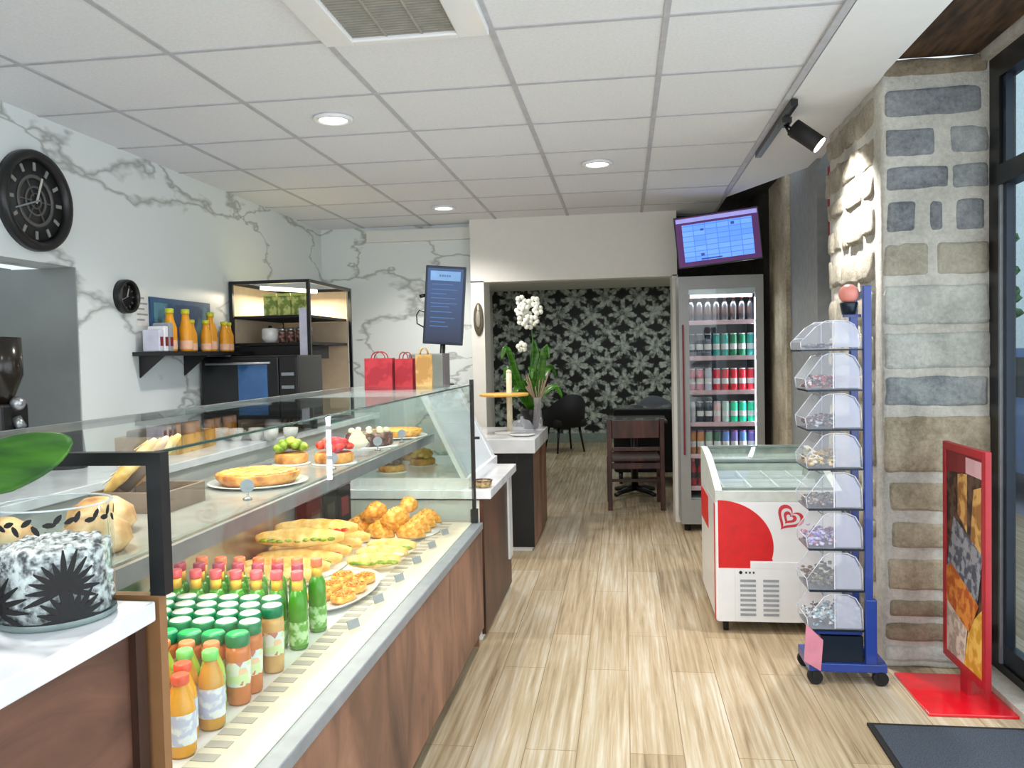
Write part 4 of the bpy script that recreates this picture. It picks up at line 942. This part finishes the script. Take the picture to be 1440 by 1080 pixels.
obj('feet', b, M['rubber'], t)
SHZ = [1.625, 1.352, 1.088, .842, .595, .345]
for z in SHZ:
    sh = obj('shelf', B().box(.047, w_-.047, .045, .57, z-.012, z), M['white_gloss'], t)
    obj('price_strip', B().box(.047, w_-.065, .034, .0445, z-.028, z+.006), tint('pink_strip', (206, 170, 182), .5), sh)
lamp('fridge_lamp', 'AREA', (FX0+w_/2, FY+.06, FH-.19), 4, (.9, .95, 1), rot=(R(-18), 0, 0), shape='RECTANGLE', size=w_-.16, size_y=.05)
lamp('fridge_side_lamp', 'AREA', (FX1-.07, FY+.05, 1.1), 8, (.85, .92, 1), rot=(R(-90), 0, R(-38)), shape='RECTANGLE', size=.04, size_y=1.4)
def can(label, h, r, body, top, loc, group, kind='can'):
    q = thing('drink_can' if kind == 'can' else 'drink_bottle', label, kind, loc, 0, group)
    if kind == 'can':
        obj('body', B().lathe([(r*.8, 0), (r, h*.05), (r, h*.88), (r*.84, h*.96)], n=14), body, q)
        obj('top', B().lathe([(r*.86, h*.955), (r*.88, h), (r*.8, h), (.0001, h*.975)], n=14), top, q)
        obj('band', B().lathe([(r*1.01, h*.3), (r*1.01, h*.55)], n=14, cap=False), tint('white_band', (214, 210, 214), .4), q)
    else:
        obj('body', B().lathe([(r*.9, 0), (r, .01), (r, h*.6), (r*.5, h*.8), (r*.42, h*.9)], n=14), body, q)
        obj('cap', B().lathe([(r*.5, h*.88), (r*.52, h*.9), (r*.52, h*.99), (r*.4, h)], n=14), top, q)
        obj('label_band', B().lathe([(r*1.015, h*.28), (r*1.015, h*.5)], n=14, cap=False), tint('dark_label', (60, 40, 40), .4), q)
    return q
T = lambda n, c: tint(n, c, .3)
rowsf = [
 ('top shelf', 'bottle', .185, ['dark']*4+['dark']*4, {'dark': ('dark_soda', (30, 26, 32))}, T('rust_cap', (196, 104, 90))),
 ('second shelf', 'can', .165, ['navy', 'navy', 'navy', 'teal', 'teal', 'green', 'green', 'teal'], {'navy': ('navy_can', (36, 44, 68)), 'teal': ('teal_can', (36, 150, 140)), 'green': ('emerald_can', (20, 120, 84))}, T('silver_top', (200, 204, 210))),
 ('third shelf', 'can', .16, ['pink', 'pink', 'silver', 'red', 'red', 'red', 'red', 'red'], {'pink': ('rose_can', (206, 120, 140)), 'silver': ('silver_can', (182, 182, 198)), 'red': ('crimson_can', (204, 24, 48))}, T('silver_top', (200, 204, 210))),
 ('fourth shelf', 'can', .15, ['white', 'navy', 'navy', 'rose', 'pale', 'mint', 'mint', 'mint'], {'white': ('white_can', (200, 200, 214)), 'navy': ('ink_can', (30, 40, 60)), 'rose': ('blush_can', (214, 170, 176)), 'pale': ('grey_green_can', (170, 196, 186)), 'mint': ('mint_can', (24, 196, 150))}, T('silver_top', (200, 204, 210))),
 ('fifth shelf', 'can', .17, ['orange', 'orange', 'sage', 'olive', 'blue', 'violet', 'blue', 'violet'], {'orange': ('orange_can', (190, 124, 76)), 'sage': ('sage_can', (130, 160, 140)), 'olive': ('deep_green_can', (48, 98, 78)), 'blue': ('sky_can', (90, 130, 200)), 'violet': ('violet_can', (110, 96, 170))}, T('purple_top', (140, 90, 150))),
 ('bottom shelf', 'bottle', .20, ['red']*8, {'red': ('red_soda', (170, 36, 50))}, T('rust_cap', (196, 104, 90))),
]
for (nm, kind, h, cols, mm, top), z in zip(rowsf, SHZ):
    for k, cname in enumerate(cols):
        mn, c = mm[cname]
        can(f'{cname} {kind} on the {nm} of the fridge, {ORD[k]} from the handle', h*1.07, .0285, T(mn, c), top, (FX0+.098+.064*k, FY+.10, z+.0005), f'drinks on the fridge {nm}', kind)

# ------------------------------------------------------------------ television above the fridge
t = thing('television', 'tilted wall television with lit blue screen above the drinks fridge', 'television', (.70, 6.22, 2.225))
obj('housing', B().box(-.305, .305, .0, .045, -.19, .19, bev=.006), M['black'], t)
m_, nt, b_ = newmat('tv_border'); v = obco(nt); sp_ = nt.nodes.new('ShaderNodeSeparateXYZ'); nt.links.new(v, sp_.inputs[0])
c = ramp(nt, nd(nt, 'ShaderNodeMath', _operation='ABSOLUTE').outputs[0], [(0, lin((56, 30, 84))), (1, lin((96, 40, 100)))]); nt.links.new(c, b_.inputs['Base Color']); nt.links.new(c, b_.inputs['Emission Color']); b_.inputs['Emission Strength'].default_value = .6
obj('screen', B().box(-.295, .295, -.003, -.0005, -.18, .18), m_, t)
m_, nt, b_ = newmat('tv_table'); v = obco(nt); br = nd(nt, 'ShaderNodeTexBrick', Scale=1.0, Mortar__Size=.0025, Brick__Width=.085, Row__Height=.038); br.offset = 0
rt = nt.nodes.new('ShaderNodeMapping'); rt.inputs['Rotation'].default_value = (R(-90), 0, 0); nt.links.new(v, rt.inputs[0]); nt.links.new(rt.outputs[0], br.inputs['Vector'])
for kx, cc in (('Color1', (92, 148, 242)), ('Color2', (112, 164, 248)), ('Mortar', (70, 120, 226))): br.inputs[kx].default_value = lin(cc)
nt.links.new(br.outputs[0], b_.inputs['Base Color']); nt.links.new(br.outputs[0], b_.inputs['Emission Color']); b_.inputs['Emission Strength'].default_value = .75
obj('table_panel', B().box(-.25, .25, -.005, -.0032, -.148, .125), m_, t)
obj('header_band', B().box(-.29, .29, -.005, -.0032, .142, .172), plain('tv_header', (150, 150, 220), .4, emit=.7), t)
b = B().box(.10, .125, -.007, -.0052, .085, .105); b.box(-.13, -.105, -.007, -.0052, -.115, -.095); b.box(-.13, .02, -.007, -.0052, -.143, -.132); b.box(-.12, -.095, -.007, -.0052, .07, .085)
obj('icons', b, plain('tv_icons', (40, 70, 160), .4, emit=.6), t)
obj('bracket', B().box(-.03, .03, .0455, .88, -.03, .03), M['black'], t)
t.rotation_euler = (R(3), R(-5.0), R(-8))

# ------------------------------------------------------------------ ice cream freezer
t = thing('ice_cream_freezer', 'white ice cream freezer with big red disc and sliding glass lids', 'freezer', (.435, 4.12, 0))
w_, d_ = .60, .74
def fz_z(y): return .71+.135*math.sin(PI/2*y/d_)
obj('body', B().box(0, w_, .0, d_, .055, .66, bev=.012), M['white_gloss'], t)
side = [(0, 0, .655)]+[(0, d_*k/10, fz_z(d_*k/10)) for k in range(11)]+[(0, d_, .655)]
b = B().prism(side, (.035, 0, 0)).prism([(w_-.035, y, z) for x, y, z in side], (.035, 0, 0)); b.box(.035, w_-.035, 0, .03, .655, .705); b.box(.035, w_-.035, d_-.03, d_, .655, .84)
obj('rim', b, plain('pale_grey_rim', (206, 212, 206), .35), t)
def lid(y0, y1, dz):
    b = B(); n = 8
    for k in range(n):
        ya, yb = y0+(y1-y0)*k/n, y0+(y1-y0)*(k+1)/n; za, zb = fz_z(ya)-.012+dz, fz_z(yb)-.012+dz
        b.quad((.035, ya, za), (w_-.035, ya, za), (w_-.035, yb, zb), (.035, yb, zb))
    return b
for k, (ya, yb, dz) in enumerate(((.03, .40, .0), (.36, d_-.03, .012))):
    l_ = obj('lid', lid(ya, yb, dz), M['frost'], t, solid=.004)
    zf = lambda y: fz_z(y)-.008+dz
    fm = tint('grey_lid_frame', (120, 132, 128), .4)
    obj('lid_frame', B().box(.035, w_-.035, ya, ya+.018, zf(ya)-.004, zf(ya)+.008), fm, l_); obj('lid_frame', B().box(.035, w_-.035, yb-.018, yb, zf(yb)-.012, zf(yb)+.004), fm, l_)
b = B().box(.04, w_-.04, .035, d_-.035, .661, .668); b.mat(1)
for k in range(4): b.box(.05+.135*k, .06+.135*k, .05, d_-.05, .668, .71)
for k in range(10): b.box(.05, w_-.05, .05+.068*k, .056+.068*k, .668, .695)
for y in (.05, .34, .66): b.box(.05, w_-.05, y, y+.006, .668, .712)
obj('basket', b, [plain('grey_tub', (150, 158, 154), .6), M['white_gloss']], t)
# red disc graphic: flat print on the aisle-facing end
cx, cz, r = .012, .43, .268
pts = [(cx, -.0005, .33-.11)]
pts = [(.0125, -.0004, .325)]+[(.165, -.0004, .325), (.165, -.0004, .362), (.272, -.0004, .362)]
arc = []
for k in range(25):
    an = R(-14)+R(104)*k/24; arc.append((max(.0125, cx+.265*math.cos(an)), -.0004, cz+.232*math.sin(an)))
pts += arc+[(.0125, -.0004, .662)]
obj('red_disc', B().prism(pts, (0, -.0012, 0)), M['red'], t)
b = B()
def heart_pts(s, cx, cz, n=40):
    out = []
    for k in range(n):
        a_ = 2*PI*k/n; x = 16*math.sin(a_)**3; z = 13*math.cos(a_)-5*math.cos(2*a_)-2*math.cos(3*a_)-math.cos(4*a_)
        ca, sa = math.cos(R(-35)), math.sin(R(-35)); out.append((cx+s*(x*ca-z*sa), cz+s*(x*sa+z*ca)))
    return out
for s, s2 in ((.0042, .0031), (.0021, .0011)):
    A_ = heart_pts(s, .352, .575); B_ = heart_pts(s2, .352, .575)
    for k in range(40):
        if s == .0042 and 0 <= k < 2: continue
        j = (k+1) % 40; b.quad((A_[k][0], -.0012, A_[k][1]), (A_[j][0], -.0012, A_[j][1]), (B_[j][0], -.0012, B_[j][1]), (B_[k][0], -.0012, B_[k][1]))
obj('heart_emblem', b, tint('emblem_red', (206, 54, 66), .4), t, solid=.001)
b = B().box(.012, .09, -.004, -.0005, .06, .325); b.box(.0905, .40, -.004, -.0005, .06, .325); b.box(.165, .40, -.004, -.0005, .3255, .355)
g = obj('service_panel', b, M['white_gloss'], t)
b = B()
for x0 in (.115, .225):
    for k in range(8): b.box(x0, x0+.075, -.0065, -.0045, .09+.024*k, .102+.024*k)
obj('vent_slots', b, M['ticket'], g)
b = B().cyl((.118, -.0045, .305), (.118, -.008, .305), .008, n=12)
for k in range(3): b.box(.14+.018*k, .148+.018*k, -.0065, -.0045, .30, .309)
obj('dial', b, M['black'], g)
obj('side_stripe', B().box(-.0018, -.0004, .02, .06, .06, .64), M['red'], t)
obj('side_band', B().box(-.0018, -.0004, .34, d_-.02, .45, .62), M['red'], t)
for x in (.05, w_-.05):
    for y in (.05, d_-.05): obj('caster', B().cyl((x-.012, y, .025), (x+.012, y, .025), .025).box(x-.015, x+.015, y-.015, y+.015, .04, .056), M['rubber'], t)

# ------------------------------------------------------------------ blue candy rack
RX, RY = .985, 3.52
t = thing('candy_rack', 'tall blue steel candy rack on wheels beside the stone pillar', 'rack', (RX, RY, 0))
b = B()
for y in (-.0, .20): b.box(-.016, .016, y-.012, y+.012, .06, 1.65, bev=.003)
b.box(-.01, .01, .012, .188, 1.60, 1.63); b.box(-.01, .01, .012, .188, .9, .93); b.box(-.006, .006, .012, .248, .2, 1.55) if False else None
obj('frame', b, M['blue'], t)
b = B()
for y in (0, .20): b.box(-.24, .07, y-.014, y+.014, .055, .09, bev=.003)
b.box(-.24, -.21, .014, .186, .055, .09); b.box(.04, .07, .014, .186, .055, .09); b.box(-.22, -.02, .012, .188, .205, .225)
b.box(-.0155, .03, -.016, .014, .09, .36, bev=.004)
obj('base', b, M['blue'], t)
obj('kick_panel', B().box(-.19, -.02, .004, .19, .0905, .20), M['dark_blue'], t)
for y in (0, .20):
    for x in (-.215, .045): obj('caster', B().cyl((x, y-.014, .03), (x, y+.014, .03), .03, n=16).box(x-.012, x+.012, y-.018, y+.018, .03, .056), M['rubber'], t)
obj('price_card', B().prism([(-.262, -.02, .10), (-.195, -.02, .06), (-.185, -.02, .19), (-.252, -.02, .255)], (0, .006, 0)), tint('pink_card', (206, 130, 150), .5), t)
TZ = [(1.395, .125), (1.228, .158), (1.065, .154), (.902, .154), (.735, .158), (.568, .158), (.395, .164), (.230, .156)]
for z, hh in TZ: obj('shelf', B().box(-.262 if z > 1.3 else -.235, -.018, -.006, .206, z-.008, z-.001), M['dark_blue'], t)
cand = [multi('candy_dark', [(50, 50, 60), (70, 80, 90), (30, 30, 36)], 60), multi('candy_pink', [(160, 50, 60), (60, 30, 40), (200, 120, 140), (230, 225, 230)], 70), multi('candy_grey', [(80, 70, 76), (180, 180, 190), (110, 60, 60)], 70), multi('candy_gold', [(196, 150, 50), (226, 190, 90), (110, 90, 40), (230, 220, 200)], 70),
        multi('candy_brown', [(110, 90, 80), (180, 160, 150), (90, 96, 110)], 70), multi('candy_violet', [(130, 110, 190), (214, 206, 240), (200, 110, 130), (170, 170, 230)], 70), multi('candy_olive', [(90, 80, 50), (60, 60, 44), (150, 140, 110)], 80), multi('candy_blue', [(150, 200, 220), (220, 235, 240), (90, 70, 80), (240, 240, 245)], 80)]
cname = ['a few dark sweets', 'dark and pink sweets', 'grey and red sweets', 'gold wrapped sweets', 'brown sweets', 'violet and white sweets', 'olive brown sweets', 'pale blue sweets']
lev = ['topmost tier', 'second tier from the top', 'third tier from the top', 'fourth tier from the top', 'fourth tier from the bottom', 'third tier from the bottom', 'second tier from the bottom', 'lowest tier']
amt = [.012, .045, .04, .05, .03, .055, .075, .075]
random.seed(21)
for k, (z, hh) in enumerate(TZ):
    hh -= .009
    q = thing('candy_bin', f'candy bin of {cname[k]}, {lev[k]} of the rack', 'candy bin', (RX, RY, z), 0, 'clear candy bins on the blue rack')
    prof = [(-.24, .0), (-.245, .045), (-.175, hh*.93), (-.15, hh), (-.085, hh), (-.05, hh*.9), (-.025, hh*.6), (-.02, .0)]
    if k == 0: prof = [(-.26, .0), (-.262, .03), (-.2, hh*.8), (-.16, hh), (-.08, hh), (-.05, hh*.85), (-.03, hh*.5), (-.02, 0)]
    b = B(); n = len(prof)
    for y in (0, .20): b._f([b.bm.verts.new((x, y, zz)) for x, zz in (prof if y == 0 else prof[::-1])])
    for i in range(n):
        (xa, za), (xb, zb) = prof[i], prof[(i+1) % n]; b.quad((xa, 0, za), (xb, 0, zb), (xb, .20, zb), (xa, .20, za))
    obj('shell', b, M['plastic'], q)
    b = B()
    for y in (-.0012, .2012):
        for i in range(n-1):
            (xa, za), (xb, zb) = prof[i], prof[i+1]; b.tube([(xa, y, za+.0035*(za < .01)), (xb, y, zb+.0035*(zb < .01))], .0018, 5)
        b.box(-.135, -.131, y-.001, y+.002, .004, hh)
    b.tube([(-.175, 0, hh*.93), (-.175, .20, hh*.93)], .002, 5).tube([(-.245, 0, .045), (-.245, .20, .045)], .002, 5)
    obj('rib', b, tint('white_plastic_edge', (214, 218, 232), .3), q)
    b = B()
    for _ in range(150 if amt[k] > .02 else 40):
        x = random.uniform(-.225, -.035); zz = .0095+random.random()*amt[k]*(1 if x > -.2 else .6)
        b.ball((x, random.uniform(.012, .188), zz), random.uniform(.007, .011), (1.2, .8, .7), 6, 4, .15)
    obj('side_panel', B().prism([(-.128, -.0015, .006), (-.128, -.0015, hh*.97), (-.088, -.0015, hh*.97), (-.056, -.0015, hh*.86), (-.032, -.0015, hh*.56), (-.028, -.0015, .006)], (0, .001, 0)), M['milky'], q)
    o = obj('candy', b, cand[k], q); o['kind'] = 'stuff'
q = thing('lollipop_tub', 'round pink lollipop tub with dark cup on top of the blue rack', 'tub', (RX-.062, RY+.03, 1.535))
obj('cup', B().lathe([(.0001, 0), (.028, 0), (.036, .045), (.034, .05), (.0001, .048)], n=20), M['dark_blue'], q)
obj('sphere', B().ball((0, 0, .085), .04, (1, 1, 1), 18, 12), tint('pink_sphere', (222, 140, 130), .4), q)
obj('tub_bracket', B().box(-.085, -.0165, .02, .04, 1.524, 1.5345), M['blue'], t)

# ------------------------------------------------------------------ red advertising stand and door mat
t = thing('advertising_stand', 'upright red framed food poster stand on a red base plate by the shop door', 'sign', (1.335, 3.45, 0))
obj('base_plate', B().box(-.215, .165, -.215, .19, 0, .012, bev=.003), M['red_plate'], t)
b = B()
for y in (-.19, .19): b.box(-.012, .012, y-.016, y+.016, .095, 1.0, bev=.003)
for z in (.095, .968): b.box(-.012, .012, -.175, .175, z, z+.03)
b.box(-.008, .008, -.035, .035, .012, .096)
obj('frame', b, tint('frame_red', (168, 18, 34), .4), t)
P_ = [two('food_brown', (44, 28, 22), (92, 64, 46), 22), two('food_yellow', (150, 100, 44), (206, 160, 90), 18), two('food_grey', (74, 82, 96), (146, 148, 156), 26), two('food_orange', (176, 84, 24), (214, 138, 54), 18), two('food_cream', (170, 158, 146), (214, 204, 190), 26), M['dark_red'], two('food_gold', (204, 150, 40), (232, 190, 90), 18), tint('pale_caption', (214, 170, 176), .5)]
b = B().box(-.005, .005, -.175, .175, .125, .968)
def patch(i, pts, dx=.0):
    b.mat(i); b.prism([(-.0055-dx, -y, z) for y, z in pts], (-.0008, 0, 0)); b.prism([(.0055+dx, -y, z) for y, z in pts], (.0008, 0, 0))
patch(0, [(-.175, .68), (.175, .60), (.175, .968), (-.175, .968)]); patch(5, [(-.175, .88), (.175, .90), (.175, .968), (-.175, .968)], .0008)
patch(1, [(-.06, .72), (.03, .66), (.03, .90), (-.06, .88)], .0008); patch(1, [(.06, .62), (.16, .60), (.16, .86), (.09, .84)], .0008); patch(7, [(.02, .895), (.165, .89), (.165, .955), (.02, .958)], .0016)
patch(2, [(-.175, .48), (.12, .38), (.175, .60), (-.10, .70)], .0016)
patch(3, [(-.175, .34), (.05, .27), (.14, .40), (-.12, .50), (-.175, .48)], .0024)
patch(4, [(-.175, .125), (.0, .125), (.03, .27), (-.10, .36), (-.175, .34)], .0008); patch(6, [(.0, .125), (.175, .125), (.175, .40), (.05, .30)], .0008)
obj('poster', b, P_, t)
t = thing('door_mat', 'dark grey ribbed door mat on the floor by the shop door', 'door mat', (1.24, 2.32, 0))
obj('pile', B().box(-.35, .19, -.80, .80, .002, .012), M['mat'], t)
b = B().box(-.37, -.35, -.82, .82, 0, .010); b.box(.19, .20, -.82, .82, 0, .010); b.box(-.35, .19, -.82, -.80, 0, .010); b.box(-.35, .19, .80, .82, 0, .010)
obj('border', b, M['rubber'], t)
tag(obj('banner', B().box(1.20, 1.23, 4.70, 5.06, 2.05, 2.46, bev=.01), M['red'], None), 'red hanging banner in the dark gap behind the stone pillar', 'banner')
bpy.data.objects['banner'].data.materials[0] = tint('banner_red', (150, 30, 34), .7)

# ------------------------------------------------------------------ jamb lamp and back-room furniture
t = thing('wall_light', 'oval bronze wall light on the white jamb of the back opening', 'wall light', (-1.2, 6.8, 1.70))
obj('plate', B().lathe([(.0001, 0), (.045, 0), (.04, .02), (.0001, .022)], n=24, sy=3.1).box(0, 0.001, 0, .001, 0, .001), M['shade'], t)
obj('glass_core', B().lathe([(.0001, .022), (.022, .022), (.018, .032), (.0001, .034)], n=20, sy=3.6), plain('frosted_core', (150, 146, 136), .4), t)
t.rotation_euler = (R(90), 0, 0)
def wood_chair(label, loc, rz):
    t = thing('dining_chair', label, 'chair', loc, rz, 'red brown dining chairs')
    m = M['brown_chair']
    obj('seat', B().box(-.22, .22, -.21, .22, .43, .47, bev=.012), m, t)
    for x in (-.23, .23):
        obj('leg', B().box(x-.02, x+.02, -.235, -.195, 0, .81, bev=.004), m, t); obj('leg', B().box(x-.02, x+.02, .19, .23, 0, .43, bev=.004), m, t)
    obj('backrest', B().box(-.209, .209, -.23, -.205, .64, .80, bev=.006), m, t)
    obj('slat', B().box(-.209, .209, -.226, -.209, .53, .56), m, t)
    b = B()
    for x in (-.23, .23): b.box(x-.012, x+.012, -.19, .19, .22, .25)
    b.box(-.21, .21, -.222, -.205, .37, .42); b.box(-.21, .21, -.01, .01, .22, .245)
    obj('stretcher', b, m, t); return t
wood_chair('red brown wooden chair with its back to the aisle, nearest in the back room', (.085, 7.51, 0), R(2))
def ped_table(label, loc, w_, d_):
    t = thing('pedestal_table', label, 'table', loc, 0, 'dark pedestal tables')
    obj('tabletop', B().box(-w_/2, w_/2, -d_/2, d_/2, .72, .75, bev=.006), M['table'], t)
    obj('column', B().cyl((0, 0, .05), (0, 0, .72), .035, n=18), M['black'], t)
    b = B()
    for k in range(4):
        an = PI/2*k+PI/4; b.tube([(0, 0, .06), (.14*math.cos(an), .14*math.sin(an), .045), (.27*math.cos(an), .27*math.sin(an), .018)], .026, 8, (1.2, 1, .7))
    obj('foot', b, M['black'], t); return t
ped_table('dark pedestal table in front of the nearest red brown chair', (.09, 8.17, 0), .62, .62)
ped_table('dark pedestal table further back beside the grey chair', (.36, 9.85, 0), .9, .7)
def tub_chair(label, loc, rz, m, group):
    t = thing('tub_chair', label, 'chair', loc, rz, group)
    obj('seat', B().box(-.25, .25, -.25, .25, .36, .48, bev=.04), M[m], t)
    b = B(); n = 18; rows = []
    for i in range(n+1):
        an = R(-25)+R(230)*i/n; hgt = .60+.23*max(0, math.sin(an))**1.5
        r0, r1 = .29, .25; c_, s_ = math.cos(an), math.sin(an); fl = 1.06
        rows.append([b.bm.verts.new(p) for p in ((r1*c_, r1*s_, .36), (r1*c_*fl, r1*s_*fl, hgt), (r0*c_*fl, r0*s_*fl, hgt), (r0*c_, r0*s_, .36))])
    for p, q in zip(rows, rows[1:]):
        for j in range(4): b._f([p[j], p[(j+1) % 4], q[(j+1) % 4], q[j]], True)
    b._f(rows[0]); b._f(rows[-1][::-1]); obj('backrest', b, M[m], t)
    for sx in (-1, 1):
        for sy in (-1, 1): obj('leg', B().tube([(sx*.16, sy*.16, .37), (sx*.21, sy*.21, 0)], .016, 8, (1.2, .8)), M['black'], t)
    return t
tub_chair('black tub chair by the plant wallpaper beyond the orchid', (-.86, 11.7, 0), R(-150), 'tub', 'tub chairs in the back room')
tub_chair('grey tub chair beside the further table under the wallpaper', (.42, 10.5, 0), R(10), 'grey_cloth', 'tub chairs in the back room')
t = thing('bench_sofa', 'dark low backed bench sofa behind the nearest pedestal table', 'sofa', (.33, 9.05, 0))
obj('seat', B().box(-.42, .42, -.20, .24, .12, .44, bev=.03), M['tub'], t)
obj('backrest', B().box(-.45, .45, -.30, -.205, .12, .80, bev=.03), M['tub'], t)
for x in (-.38, .38):
    for y in (-.25, .19): obj('leg', B().cyl((x, y, 0), (x, y, .125), .018, .024), M['black'], t)
